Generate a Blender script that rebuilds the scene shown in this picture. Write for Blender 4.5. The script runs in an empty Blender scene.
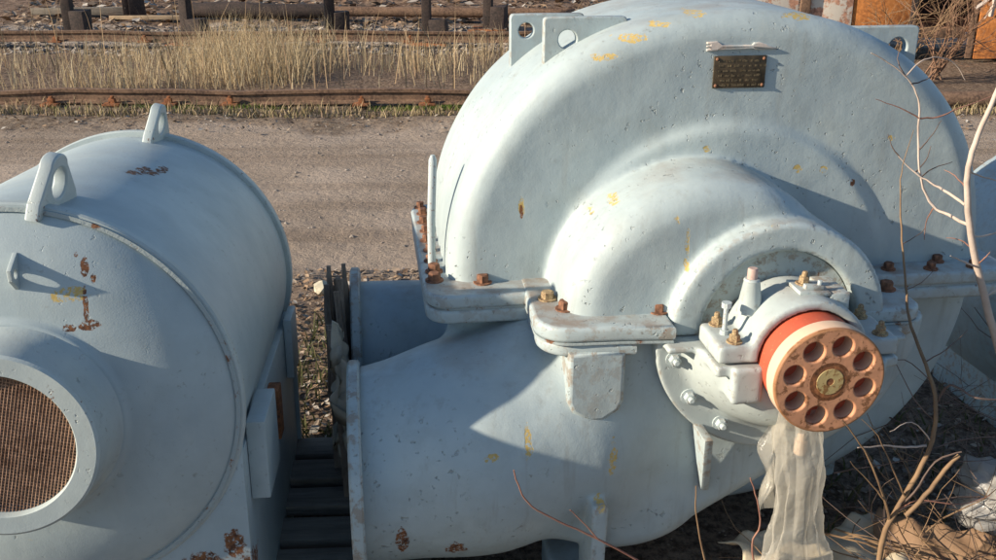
import bpy, bmesh, math, random
import numpy as np
from mathutils import Vector, Matrix
random.seed(7); rng = np.random.default_rng(7)
R = math.radians
scene = bpy.context.scene
COL = scene.collection

# ------------------------------------------------------------------ camera
CAM_H = 2.0; FPX = 977.0; PITCH = math.atan(377 / FPX)
cam_d = bpy.data.cameras.new('camera'); cam = bpy.data.objects.new('camera', cam_d); COL.objects.link(cam)
cam.location = (0, 0, CAM_H); cam.rotation_euler = (math.pi / 2 - PITCH, 0, 0)
cam_d.sensor_width = 36; cam_d.lens = FPX / 996 * 36; cam_d.clip_end = 2000; cam_d.clip_start = 0.05
scene.camera = cam
# ------------------------------------------------------------------ sky, sun, exposure
SUN_EL = 20.8; SUN_DIR = Vector((-0.9555, -0.2950, 0)).normalized()
world = bpy.data.worlds.new('World'); scene.world = world; world.use_nodes = True
wn = world.node_tree.nodes; wl = world.node_tree.links
sky = wn.new('ShaderNodeTexSky'); sky.sky_type = 'NISHITA'; sky.sun_disc = False
sky.sun_elevation = R(SUN_EL); sky.sun_rotation = math.atan2(SUN_DIR.x, SUN_DIR.y)
sky.air_density = 1.0; sky.dust_density = 0.3; sky.ozone_density = 2.5
bg = wn['Background']; bg.inputs['Strength'].default_value = 0.095
wl.new(sky.outputs[0], bg.inputs['Color'])
sd = bpy.data.lights.new('sun', 'SUN'); sun = bpy.data.objects.new('sun', sd); COL.objects.link(sun)
sd.energy = 5.0; sd.angle = R(0.6); sd.color = (1.0, 0.87, 0.69)
to_sun = Vector((SUN_DIR.x * math.cos(R(SUN_EL)), SUN_DIR.y * math.cos(R(SUN_EL)), math.sin(R(SUN_EL))))
sun.rotation_euler = to_sun.to_track_quat('Z', 'Y').to_euler(); sun.location = to_sun * 30
scene.view_settings.view_transform = 'Standard'; scene.view_settings.look = 'None'
scene.view_settings.exposure = 0.70; scene.view_settings.gamma = 1.0

# ------------------------------------------------------------------ small maths
_cp, _sp = math.cos(PITCH), math.sin(PITCH)
FW = np.array([0, _cp, -_sp]); RT = np.array([1., 0, 0]); UP = np.array([0, _sp, _cp]); CP = np.array([0, 0, CAM_H])
def ray(x, y): return FW + RT * (x - 498) / FPX - UP * (y - 280) / FPX
def ground_at(x, y, z=0.0):
    r = ray(x, y); return CP + r * ((z - CAM_H) / r[2])
class Frame:                                   # v right along the face, a away from the viewer, w up
    def __init__(s, ang, P):
        s.ang = ang; s.P = np.array(P, float)
        s.v = np.array([math.cos(ang), math.sin(ang), 0]); s.a = np.array([-math.sin(ang), math.cos(ang), 0]); s.w = np.array([0, 0, 1.])
    def world(s, v, a, w): return s.P + s.v * v + s.a * a + s.w * w
    def at_a(s, x, y, a):
        r = ray(x, y); t = ((s.world(0, a, 0) - CP) @ s.a) / (r @ s.a); d = CP + r * t - s.P
        return np.array([d @ s.v, d @ s.a, d @ s.w])
PUMP = Frame(R(7.507), (0.8098, 2.1337, 0.91))
MOTOR = Frame(R(5.62), (-1.219, 2.196, 0.77))
def vnoise(x, y, seed=0):
    xi = np.floor(x).astype(np.int64); yi = np.floor(y).astype(np.int64); fx = x - xi; fy = y - yi
    fx = fx * fx * (3 - 2 * fx); fy = fy * fy * (3 - 2 * fy)
    def h(i, j):
        n = (i * 374761393 + j * 668265263 + seed * 1442695041) & 0x7fffffff
        n = ((n ^ (n >> 13)) * 1274126177) & 0x7fffffff
        return ((n ^ (n >> 16)) & 0xffff) / 65535.0
    return (h(xi, yi) * (1 - fx) + h(xi + 1, yi) * fx) * (1 - fy) + (h(xi, yi + 1) * (1 - fx) + h(xi + 1, yi + 1) * fx) * fy
def fbm(x, y, o=4, seed=0):
    t = 0; a = .5
    for k in range(o): t = t + a * (vnoise(x * 2 ** k, y * 2 ** k, seed + k) - .5); a *= .55
    return t
def terrain(x, y):
    x = np.asarray(x, float); y = np.asarray(y, float)
    z = fbm(x * .9, y * .9, 4, 3) * .10 + fbm(x * 6, y * 6, 3, 9) * .028
    near = np.clip((y - 5.2) / 1.5, 0, 1) * np.clip((9.2 - y) / .7, 0, 1)        # packed lane is smoother
    z = z * (1 - .65 * near)
    z = z + .05 * np.exp(-((y - 9.55) / .28) ** 2) * (.6 + vnoise(x * 1.3, y * 2, 21))
    z = z + np.clip((y - 15.2) / 8, 0, 1) * .35
    return z - .01
_tx = np.arange(-12, 12.01, .05); _ty = np.arange(0, 26.01, .05); _TT = terrain(*np.meshgrid(_tx, _ty)).tolist()
def tz(x, y):
    fx = min(max((x + 12) / .05, 0), len(_tx) - 2); fy = min(max(y / .05, 0), len(_ty) - 2); i, j = int(fx), int(fy); fx -= i; fy -= j
    return (_TT[j][i] * (1 - fx) + _TT[j][i + 1] * fx) * (1 - fy) + (_TT[j + 1][i] * (1 - fx) + _TT[j + 1][i + 1] * fx) * fy

# ------------------------------------------------------------------ objects
def tag(o, label=None, cat=None, group=None, kind=None):
    if label: o['label'] = label
    if cat: o['category'] = cat
    if group: o['group'] = group
    if kind: o['kind'] = kind
    return o
def empty(name, loc, rot=(0, 0, 0)):
    o = bpy.data.objects.new(name, None); COL.objects.link(o); o.location = loc; o.rotation_euler = rot
    o.empty_display_size = .1; return o
def link(name, me, mat=None, parent=None, loc=(0, 0, 0), rot=(0, 0, 0)):
    o = bpy.data.objects.new(name, me); COL.objects.link(o)
    if mat is not None and not me.materials: me.materials.append(mat)
    o.parent = parent; o.location = loc; o.rotation_euler = rot
    return o
def mesh(name, verts, faces, smooth=False, angle=None):
    me = bpy.data.meshes.new(name)
    me.from_pydata([tuple(v) for v in verts] if not isinstance(verts, np.ndarray) else verts.tolist(), [], faces if isinstance(faces, list) else faces.tolist())
    me.update()
    if smooth:
        me.polygons.foreach_set('use_smooth', np.ones(len(me.polygons), bool))
        if angle: me.set_sharp_from_angle(angle=R(angle))
    return me
def mk(name, verts, faces, mat, parent=None, loc=(0, 0, 0), rot=(0, 0, 0), smooth=False, angle=None):
    return link(name, mesh(name, verts, faces, smooth, angle), mat, parent, loc, rot)
class MB:
    def __init__(s): s.v = []; s.f = []
    def add(s, v, f):
        n = len(s.v); s.v += [tuple(map(float, p)) for p in v]; s.f += [tuple(i + n for i in q) for q in f]; return s
    def box(s, x0, x1, y0, y1, z0, z1, M=None, jit=0):
        v = [Vector(((x0, x1)[i & 1], (y0, y1)[i >> 1 & 1], (z0, z1)[i >> 2 & 1])) for i in range(8)]
        if jit: v = [p + Vector([random.uniform(-jit, jit) for _ in range(3)]) for p in v]
        if M is not None: v = [M @ p for p in v]
        return s.add(v, [(0, 2, 3, 1), (4, 5, 7, 6), (0, 1, 5, 4), (2, 6, 7, 3), (0, 4, 6, 2), (1, 3, 7, 5)])
    def tube(s, pts, rad, n=6, cap=True):
        pts = [Vector(p) for p in pts]; k = len(pts)
        rad = rad if isinstance(rad, (list, tuple, np.ndarray)) else [rad] * k
        V = []; ref = Vector((.31, .52, .79))
        for i, p in enumerate(pts):
            t = (pts[min(i + 1, k - 1)] - pts[max(i - 1, 0)])
            t = t.normalized() if t.length > 1e-9 else Vector((0, 0, 1))
            e = t.cross(ref); e = e.normalized() if e.length > 1e-4 else t.orthogonal().normalized(); g = t.cross(e)
            for j in range(n):
                th = 2 * math.pi * j / n; V.append(p + (e * math.cos(th) + g * math.sin(th)) * rad[i])
        F = [(i * n + j, i * n + (j + 1) % n, (i + 1) * n + (j + 1) % n, (i + 1) * n + j) for i in range(k - 1) for j in range(n)]
        if cap: F += [tuple(reversed(range(n))), tuple(range((k - 1) * n, k * n))]
        return s.add(V, F)
    def lathe(s, prof, n=48, a0=0, a1=2 * math.pi, axis='y', close=False):
        full = abs(a1 - a0 - 2 * math.pi) < 1e-6; m = n if full else n + 1; k = len(prof); V = []
        for i in range(m):
            th = a0 + (a1 - a0) * i / n; c, q = math.cos(th), math.sin(th)
            for r, h in prof: V.append((r * c, h, r * q) if axis == 'y' else (r * c, r * q, h))
        F = []
        for i in range(n if full else n):
            i2 = (i + 1) % m
            for j in range(k - (0 if close else 1)):
                j2 = (j + 1) % k; F.append((i * k + j, i * k + j2, i2 * k + j2, i2 * k + j))
        return s.add(V, F)
    def build(s, name, mat, parent=None, loc=(0, 0, 0), rot=(0, 0, 0), smooth=False, angle=None, bevel=0, seg=2):
        me = mesh(name, s.v, s.f)
        bm = bmesh.new(); bm.from_mesh(me); bmesh.ops.remove_doubles(bm, verts=bm.verts, dist=1e-6)
        if bevel:
            es = [e for e in bm.edges if len(e.link_faces) == 2 and e.calc_face_angle(0) > R(30)]
            bmesh.ops.bevel(bm, geom=es, offset=bevel, segments=seg, profile=.6, affect='EDGES', clamp_overlap=True)
        bmesh.ops.recalc_face_normals(bm, faces=bm.faces); bm.to_mesh(me); bm.free()
        if smooth or bevel:
            me.polygons.foreach_set('use_smooth', np.ones(len(me.polygons), bool)); me.set_sharp_from_angle(angle=R(angle or 40))
        return link(name, me, mat, parent, loc, rot)
def plate(name, outer, holes, th, bevel, mat, parent, M, smooth=True):
    """flat plate with real holes: outline in XY, thickness along Z, then moved by M"""
    cu = bpy.data.curves.new('tmp', 'CURVE'); cu.dimensions = '2D'; cu.fill_mode = 'BOTH'
    cu.extrude = max(th / 2 - bevel, 1e-4); cu.bevel_depth = bevel; cu.bevel_resolution = 2; cu.offset = -bevel
    for pts in [outer] + holes:
        sp = cu.splines.new('POLY'); sp.points.add(len(pts) - 1); sp.use_cyclic_u = True
        for i, p in enumerate(pts): sp.points[i].co = (p[0], p[1], 0, 1)
    o = bpy.data.objects.new('tmp', cu); COL.objects.link(o)
    dg = bpy.context.evaluated_depsgraph_get(); me = bpy.data.meshes.new_from_object(o.evaluated_get(dg))
    bpy.data.objects.remove(o); bpy.data.curves.remove(cu)
    me.name = name; me.transform(M)
    if M.determinant() < 0: me.flip_normals()
    me.polygons.foreach_set('use_smooth', np.ones(len(me.polygons), bool)); me.set_sharp_from_angle(angle=R(35))
    me.materials.clear()
    return link(name, me, mat, parent)
def circ(cx, cy, r, n=24, rx=1, ry=1): return [(cx + r * rx * math.cos(2 * math.pi * i / n), cy + r * ry * math.sin(2 * math.pi * i / n)) for i in range(n)]
def rrect(x0, x1, y0, y1, r, n=6):
    P = []
    for cx, cy, a in ((x1 - r, y1 - r, 0), (x0 + r, y1 - r, 90), (x0 + r, y0 + r, 180), (x1 - r, y0 + r, 270)):
        P += [(cx + r * math.cos(R(a + 90 * i / n)), cy + r * math.sin(R(a + 90 * i / n))) for i in range(n + 1)]
    return P
M_XZ = Matrix(((1, 0, 0, 0), (0, 0, -1, 0), (0, 1, 0, 0), (0, 0, 0, 1)))      # outline (x,z), thickness along y
M_YZ = Matrix(((0, 0, 1, 0), (1, 0, 0, 0), (0, 1, 0, 0), (0, 0, 0, 1)))       # outline (y,z), thickness along x

# ------------------------------------------------------------------ materials
class NT:
    def __init__(s, name):
        s.m = bpy.data.materials.new(name); s.m.use_nodes = True; s.t = s.m.node_tree; s.n = s.t.nodes
        s.b = s.n['Principled BSDF']; s.tc = s.n.new('ShaderNodeTexCoord')
    def lk(s, a, b): s.t.links.new(a, b)
    def val(s, sock, v):
        if hasattr(v, 'is_linked') or hasattr(v, 'links'): s.lk(v, sock)
        else: sock.default_value = v
    def noise(s, scale, detail=4, rough=.55, vec=None, dist=0, out='Fac'):
        n = s.n.new('ShaderNodeTexNoise'); n.inputs['Scale'].default_value = scale; n.inputs['Detail'].default_value = detail
        n.inputs['Roughness'].default_value = rough; n.inputs['Distortion'].default_value = dist
        s.lk(vec if vec is not None else s.tc.outputs['Object'], n.inputs['Vector']); return n.outputs[out]
    def vor(s, scale, vec=None, feat='F1', out='Distance', rnd=1):
        n = s.n.new('ShaderNodeTexVoronoi'); n.feature = feat; n.inputs['Scale'].default_value = scale; n.inputs['Randomness'].default_value = rnd
        s.lk(vec if vec is not None else s.tc.outputs['Object'], n.inputs['Vector']); return n.outputs[out]
    def math(s, op, a, b=0., c=0., clamp=False):
        n = s.n.new('ShaderNodeMath'); n.operation = op; n.use_clamp = clamp
        s.val(n.inputs[0], a); s.val(n.inputs[1], b); s.val(n.inputs[2], c); return n.outputs[0]
    def step(s, x, lo, hi):
        n = s.n.new('ShaderNodeMapRange'); s.val(n.inputs[0], x); n.inputs[1].default_value = lo; n.inputs[2].default_value = hi; return n.outputs[0]
    def mix(s, f, a, b, mode='MIX'):
        n = s.n.new('ShaderNodeMix'); n.data_type = 'RGBA'; n.blend_type = mode
        s.val(n.inputs[0], f)
        for i, v in ((6, a), (7, b)):
            if isinstance(v, tuple): n.inputs[i].default_value = (*v, 1)
            else: s.lk(v, n.inputs[i])
        return n.outputs[2]
    def scalev(s, sx, sy, sz):
        n = s.n.new('ShaderNodeMapping'); n.inputs['Scale'].default_value = (sx, sy, sz); s.lk(s.tc.outputs['Object'], n.inputs[0]); return n.outputs[0]
    def bump(s, h, strength, dist, prev=None):
        n = s.n.new('ShaderNodeBump'); n.inputs['Strength'].default_value = strength; n.inputs['Distance'].default_value = dist
        s.lk(h, n.inputs['Height'])
        if prev is not None: s.lk(prev, n.inputs['Normal'])
        return n.outputs[0]
    def spots(s, lst, warp=.9, wscale=30):
        """ragged marks of their own shape at given object-space places: (x,y,z, rx,ry,rz)"""
        nz = s.noise(wscale, 3, .6, out='Color'); out = None
        for (x, y, z, rx, ry, rz) in lst:
            a = s.n.new('ShaderNodeVectorMath'); a.operation = 'SUBTRACT'; s.lk(s.tc.outputs['Object'], a.inputs[0]); a.inputs[1].default_value = (x, y, z)
            d = s.n.new('ShaderNodeVectorMath'); d.operation = 'DIVIDE'; s.lk(a.outputs[0], d.inputs[0]); d.inputs[1].default_value = (rx, ry, rz)
            e = s.n.new('ShaderNodeVectorMath'); e.operation = 'MULTIPLY_ADD'; s.lk(nz, e.inputs[0]); e.inputs[1].default_value = (warp * 2,) * 3
            g = s.n.new('ShaderNodeVectorMath'); g.operation = 'SUBTRACT'; s.lk(d.outputs[0], g.inputs[0]); g.inputs[1].default_value = (warp,) * 3
            s.lk(g.outputs[0], e.inputs[2])
            l = s.n.new('ShaderNodeVectorMath'); l.operation = 'LENGTH'; s.lk(e.outputs[0], l.inputs[0])
            m = s.step(l.outputs['Value'], 1.0, .85)
            out = m if out is None else s.math('MAXIMUM', out, m)
        return out
    def done(s, color, rough=.6, normal=None, metal=0., spec=.5):
        s.val(s.b.inputs['Base Color'], (*color, 1) if isinstance(color, tuple) else color)
        s.val(s.b.inputs['Roughness'], rough); s.val(s.b.inputs['Metallic'], metal); s.b.inputs['Specular IOR Level'].default_value = spec
        if normal is not None: s.lk(normal, s.b.inputs['Normal'])
        return s.m

RUST = (.19, .065, .025); RUST_D = (.07, .03, .018); YEL = (.50, .34, .07)
def paint(name, base, yellow=(), rust=(), dirt=.35, lump=1.0, rustamt=.0, rough=.50, streak=.16, dustamt=.35, edge=.65):
    t = NT(name)
    big = t.noise(2.6, 5, .6); mid = t.noise(9, 5, .6); fine = t.noise(70, 4, .6); grit = t.noise(230, 2, .5)
    c = t.mix(t.step(big, .38, .64), tuple(k * .88 for k in base), tuple(min(k * m_, 1) for k, m_ in zip(base, (1.10, 1.07, 1.03))))
    c = t.mix(t.math('MULTIPLY', t.step(mid, .48, .75), .35 * dirt * 2.6), c, (.30, .33, .31))
    c = t.mix(t.math('MULTIPLY', t.step(t.noise(1, 6, .7, t.scalev(9, 9, 3)), .5, .8), .30), c, (.52, .56, .53))
    # dirt lying in specks and streaks
    speck = t.math('MULTIPLY', t.step(t.noise(44, 5, .68), .63, .70), t.step(t.noise(3.1, 3), .45, .62))
    c = t.mix(t.math('MULTIPLY', speck, dirt), c, (.15, .13, .10))
    ge = t.n.new('ShaderNodeNewGeometry')
    pt = t.math('MULTIPLY', t.step(ge.outputs['Pointiness'], .515, .56), t.step(t.noise(28, 5, .7), .50, .58))      # bare, worn convex edges
    c = t.mix(t.math('MULTIPLY', pt, edge), c, (.26, .19, .13))
    nz_ = t.n.new('ShaderNodeSeparateXYZ'); t.lk(ge.outputs['Normal'], nz_.inputs[0])
    dust = t.math('MULTIPLY', t.step(nz_.outputs[2], .86, .97), t.step(t.noise(7, 5, .65), .42, .66))               # dust settled on level tops
    c = t.mix(t.math('MULTIPLY', dust, dustamt), c, (.25, .17, .12))
    if streak:
        st = t.step(t.noise(1, 5, .65, t.scalev(26, 26, 2.2)), .56, .74)
        c = t.mix(t.math('MULTIPLY', st, streak), c, (.20, .18, .15))
    # chips down to yellow primer and to rust, thrown by noise
    cw = t.noise(24, 6, .72); region = t.step(t.noise(2.3, 3, .5, t.scalev(1.3, 1, .9)), .53, .66)
    chip = t.math('MULTIPLY', t.step(cw, .69, .705), region)
    rch = t.math('MULTIPLY', t.step(t.noise(31, 6, .75), .70 - rustamt, .72 - rustamt), t.step(t.noise(2.9, 3), .52, .62))
    if yellow: chip = t.math('MAXIMUM', chip, t.math('MULTIPLY', t.spots(yellow), t.step(t.noise(85, 4, .7), .46, .50)))
    if rust: rch = t.math('MAXIMUM', rch, t.math('MULTIPLY', t.spots(rust, .8, 38), t.step(t.noise(85, 4, .75), .42, .47)))
    c = t.mix(chip, c, t.mix(fine, (.62, .50, .22), (.42, .26, .05)))
    c = t.mix(rch, c, t.mix(t.step(fine, .35, .65), RUST_D, (.27, .11, .042)))
    # dents, pits and brush lumps
    pit = t.step(t.noise(52, 3, .6), .27, .36)
    pit = t.math('MAXIMUM', pit, t.step(t.noise(2.4, 2), .58, .48))
    c = t.mix(t.math('MULTIPLY', t.math('SUBTRACT', 1., pit), .5), c, (.17, .17, .15))
    h = t.math('ADD', t.math('ADD', t.math('MULTIPLY', t.noise(11, 3, .5), .6), t.math('MULTIPLY', t.noise(4.5, 3, .5), 1.6)), t.math('MULTIPLY', fine, .15))
    h = t.math('SUBTRACT', h, t.math('MULTIPLY', t.math('MAXIMUM', chip, rch), .20))
    nb = t.bump(h, .22 * lump, .016); nb = t.bump(pit, .8 * lump, .006, nb); nb = t.bump(grit, .25, .0012, nb)
    r = t.math('ADD', t.math('MULTIPLY', mid, .25), rough - .12); r = t.math('MAXIMUM', r, t.math('MULTIPLY', t.math('MAXIMUM', chip, rch), .85))
    return t.done(c, r, nb, spec=.45)
PAINT_C = (.385, .46, .48)
def rusty(name, a=(.26, .10, .04), b=(.10, .045, .025), paintc=None, amt=.5, rough=.85, scale=9):
    t = NT(name); n1 = t.noise(scale, 6, .68); n2 = t.noise(scale * 7, 4, .6)
    c = t.mix(t.step(n1, .38, .62), b, a); c = t.mix(t.step(n2, .4, .8), c, tuple(min(k * 1.7, 1) for k in a))
    if paintc: c = t.mix(t.step(t.noise(scale * 1.6, 6, .7), amt - .03, amt + .03), paintc, c)
    nb = t.bump(n2, .6, .003); return t.done(c, rough, nb, spec=.3)
M_RUST = rusty('rust'); M_BOLT = rusty('rusty_bolt', (.22, .105, .06), (.09, .045, .03))
M_BRASSB = rusty('ochre_bolt', (.36, .27, .15), (.15, .085, .05), scale=40)
M_BOLTP = rusty('painted_bolt', paintc=(.46, .52, .52), amt=.62, scale=60, rough=.6)
M_SEAM = rusty('rusty_seam', (.20, .09, .045), (.06, .035, .025), paintc=(.33, .38, .38), amt=.60, scale=13)
M_RAIL = rusty('rail_rust', (.17, .105, .068), (.065, .04, .03), scale=5)
M_DARKSTEEL = rusty('dark_steel', (.05, .035, .03), (.018, .016, .016), scale=6)
def coupl(name, base, dark, amt, edge=False):
    t = NT(name); n = t.noise(34, 6, .7); f = t.noise(120, 4)
    c = t.mix(t.step(t.noise(7, 4), .3, .7), base, tuple(k * .82 for k in base))
    c = t.mix(t.math('MULTIPLY', t.step(n, amt, amt + .05), .9), c, dark); c = t.mix(t.math('MULTIPLY', t.step(f, .62, .75), .35), c, (.62, .40, .16))
    if edge:
        sp_ = t.n.new('ShaderNodeSeparateXYZ'); t.lk(t.tc.outputs['Object'], sp_.inputs[0])
        rad = t.math('SQRT', t.math('ADD', t.math('MULTIPLY', sp_.outputs[0], sp_.outputs[0]), t.math('MULTIPLY', sp_.outputs[2], sp_.outputs[2])))
        rim = t.math('MULTIPLY', t.step(t.math('ADD', rad, t.math('MULTIPLY', t.noise(30, 4), .016)), .1405, .1455), t.step(sp_.outputs[1], .012, .006))
        mid_ = t.step(t.math('ADD', rad, t.math('MULTIPLY', t.noise(40, 4), .03)), .066, .056)
        c = t.mix(t.math('MULTIPLY', t.math('MAXIMUM', rim, mid_), .8), c, (.27, .13, .055))
        c = t.mix(t.step(sp_.outputs[1], .010, .014), c, (.66, .47, .33))
    return t.done(c, .6, t.bump(t.noise(60, 4), .4, .002), spec=.4)
M_CORANGE = coupl('coupling_face_primer', (.58, .28, .155), (.18, .08, .035), .53, True)
M_CRED = coupl('coupling_red_paint', (.52, .10, .05), (.22, .07, .035), .66)
M_CHUB = coupl('shaft_end_steel', (.50, .38, .17), (.22, .10, .03), .52)
def wood(name, a, b, axis=(3, 40, 40)):
    t = NT(name); g = t.noise(1, 6, .7, t.scalev(*axis)); c = t.mix(t.step(g, .3, .7), a, b)
    c = t.mix(t.math('MULTIPLY', t.step(t.noise(5, 3), .5, .8), .5), c, (.05, .045, .04))
    return t.done(c, .9, t.bump(g, .9, .012), spec=.15)
M_WOOD = wood('weathered_timber', (.17, .145, .12), (.31, .27, .22))
M_WOODR = wood('rotten_board', (.15, .115, .09), (.40, .33, .27), (45, 45, 3))
M_WOODL = wood('pale_board', (.42, .30, .19), (.55, .42, .28))
def twig(name, a, b):
    t = NT(name); n = t.noise(14, 4, .6); c = t.mix(t.step(n, .3, .7), a, b); return t.done(c, .75, t.bump(t.noise(80, 3), .5, .002), spec=.25)
M_TWIGP = twig('pale_bark', (.42, .33, .27), (.56, .46, .39)); M_TWIGR = twig('red_bark', (.22, .10, .075), (.32, .17, .12))
M_TWIGB = twig('brown_bark', (.16, .10, .06), (.28, .18, .10)); M_TWIGD = twig('dark_bark', (.09, .065, .055), (.17, .12, .10))
def island(name, cols, rough=.85, transl=0.):
    t = NT(name); g = t.n.new('ShaderNodeNewGeometry'); r = t.n.new('ShaderNodeValToRGB')
    el = r.color_ramp.elements
    while len(el) < len(cols): el.new(.5)
    for i, c in enumerate(cols): el[i].position = i / (len(cols) - 1); el[i].color = (*c, 1)
    t.lk(g.outputs['Random Per Island'], r.inputs[0]); m = t.done(r.outputs[0], rough, spec=.2)
    if transl:
        tr = t.n.new('ShaderNodeBsdfTranslucent'); mx = t.n.new('ShaderNodeMixShader'); mx.inputs[0].default_value = transl
        t.lk(r.outputs[0], tr.inputs[0]); t.lk(t.b.outputs[0], mx.inputs[1]); t.lk(tr.outputs[0], mx.inputs[2]); t.lk(mx.outputs[0], t.n['Material Output'].inputs[0])
    return m
M_GRASS = island('dry_grass', [(.34, .25, .14), (.52, .42, .26), (.62, .52, .35), (.45, .34, .20), (.28, .19, .11)], transl=.3)
M_GREEN = island('green_weed', [(.05, .09, .015), (.11, .17, .03), (.17, .22, .05)], transl=.3)
M_WEED = island('dark_weed', [(.04, .055, .02), (.09, .10, .04), (.13, .11, .06)], transl=.2)
M_LITTER = island('leaf_litter', [(.09, .055, .035), (.19, .12, .075), (.28, .19, .12), (.36, .29, .22), (.14, .10, .08), (.5, .46, .40)])
M_STONE = island('stones', [(.16, .14, .12), (.28, .24, .20), (.36, .31, .26), (.22, .18, .15)])

# ------------------------------------------------------------------ ground
def axis(parts):
    out = []
    for a, b, n in parts: out += list(np.linspace(a, b, n, endpoint=False))
    return np.array(out + [parts[-1][1]])
gx = axis([(-600, -40, 8), (-40, -8, 24), (-8, -2.2, 90), (-2.2, 2.4, 150), (2.4, 8, 80), (8, 40, 24), (40, 600, 8)])
gy = axis([(-200, -4, 10), (-4, 1.5, 20), (1.5, 6, 140), (6, 12, 130), (12, 26, 120), (26, 80, 30), (80, 900, 10)])
GX, GY = np.meshgrid(gx, gy); GZ = terrain(GX, GY)
nx, ny = len(gx), len(gy); idx = np.arange(nx * ny).reshape(ny, nx)
quads = np.stack([idx[:-1, :-1], idx[:-1, 1:], idx[1:, 1:], idx[1:, :-1]], -1).reshape(-1, 4)
def ground_mat():
    t = NT('ground_dirt'); pos = t.tc.outputs['Object']
    sep = t.n.new('ShaderNodeSeparateXYZ'); t.lk(pos, sep.inputs[0]); y = sep.outputs[1]
    wob = t.math('MULTIPLY_ADD', t.noise(.9, 4), 2.6, -1.3); yw = t.math('ADD', y, wob)
    dirt = t.mix(t.step(t.noise(1.1, 5), .35, .65), (.31, .245, .19), (.41, .33, .265))
    dirt = t.mix(t.math('MULTIPLY', t.step(t.noise(1, 5, .6, t.scalev(.16, 2.6, 1)), .46, .68), .6), dirt, (.19, .14, .10))
    litter = t.mix(t.step(t.noise(26, 5, .75), .40, .60), (.09, .06, .043), (.29, .21, .15))
    lane = t.math('MULTIPLY', t.step(yw, 4.4, 5.6), t.step(yw, 9.7, 9.0))
    c = t.mix(lane, litter, dirt)
    verge = t.math('MULTIPLY', t.step(yw, 9.0, 9.6), t.step(yw, 11.2, 10.6))
    c = t.mix(t.math('MULTIPLY', verge, .75), c, t.mix(t.step(t.noise(9, 5, .7), .4, .62), (.12, .085, .06), (.34, .27, .20)))
    ballast = t.math('MULTIPLY', t.step(y, 14.9, 15.2), t.step(yw, 17.4, 16.6))
    c = t.mix(ballast, c, t.mix(t.step(t.noise(16, 4, .7), .35, .65), (.26, .21, .17), (.50, .43, .36)))
    far = t.step(yw, 16.9, 17.9)
    c = t.mix(far, c, t.mix(t.step(t.noise(5, 6, .8), .42, .62), (.11, .07, .05), (.30, .21, .15)))
    spk = t.step(t.vor(38), .22, .12)
    c = t.mix(t.math('MULTIPLY', spk, t.step(t.noise(4, 3), .45, .6)), c, (.42, .35, .28))
    nb = t.bump(t.noise(14, 6, .7), .8, .05); nb = t.bump(t.noise(75, 4, .7), .7, .012, nb)
    return t.done(c, .95, nb, spec=.1)
ground = mk('ground', np.stack([GX, GY, GZ], -1).reshape(-1, 3), quads, ground_mat(), smooth=True); tag(ground, kind='structure')

# ------------------------------------------------------------------ signed-distance castings
def sdf_axis(x0, x1, h): return np.arange(x0, x1 + h, h)
def smin(a, b, k): q = np.clip(.5 + .5 * (b - a) / k, 0, 1); return b * (1 - q) + a * q - k * q * (1 - q)
def smax(a, b, k): return -smin(-a, -b, k)
def rcyl(r, y, Rr, y0, y1, rd):
    q1 = r - Rr + rd; q2 = np.abs(y - (y0 + y1) / 2) - (y1 - y0) / 2 + rd
    return np.minimum(np.maximum(q1, q2), 0) + np.sqrt(np.maximum(q1, 0) ** 2 + np.maximum(q2, 0) ** 2) - rd
def rbox(X, Y, Z, x0, x1, y0, y1, z0, z1, rd):
    q = [np.abs(A - (a + b) / 2) - (b - a) / 2 + rd for A, a, b in ((X, x0, x1), (Y, y0, y1), (Z, z0, z1))]
    return np.minimum(np.maximum(np.maximum(q[0], q[1]), q[2]), 0) + np.sqrt(sum(np.maximum(k, 0) ** 2 for k in q)) - rd
def rcone(X, Y, Z, p, ra, q, rb):
    p = np.array(p); d = np.array(q) - p; L2 = d @ d
    t = np.clip(((X - p[0]) * d[0] + (Y - p[1]) * d[1] + (Z - p[2]) * d[2]) / L2, 0, 1)
    return np.sqrt((X - p[0] - t * d[0]) ** 2 + (Y - p[1] - t * d[1]) ** 2 + (Z - p[2] - t * d[2]) ** 2) - (ra + (rb - ra) * t)
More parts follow.
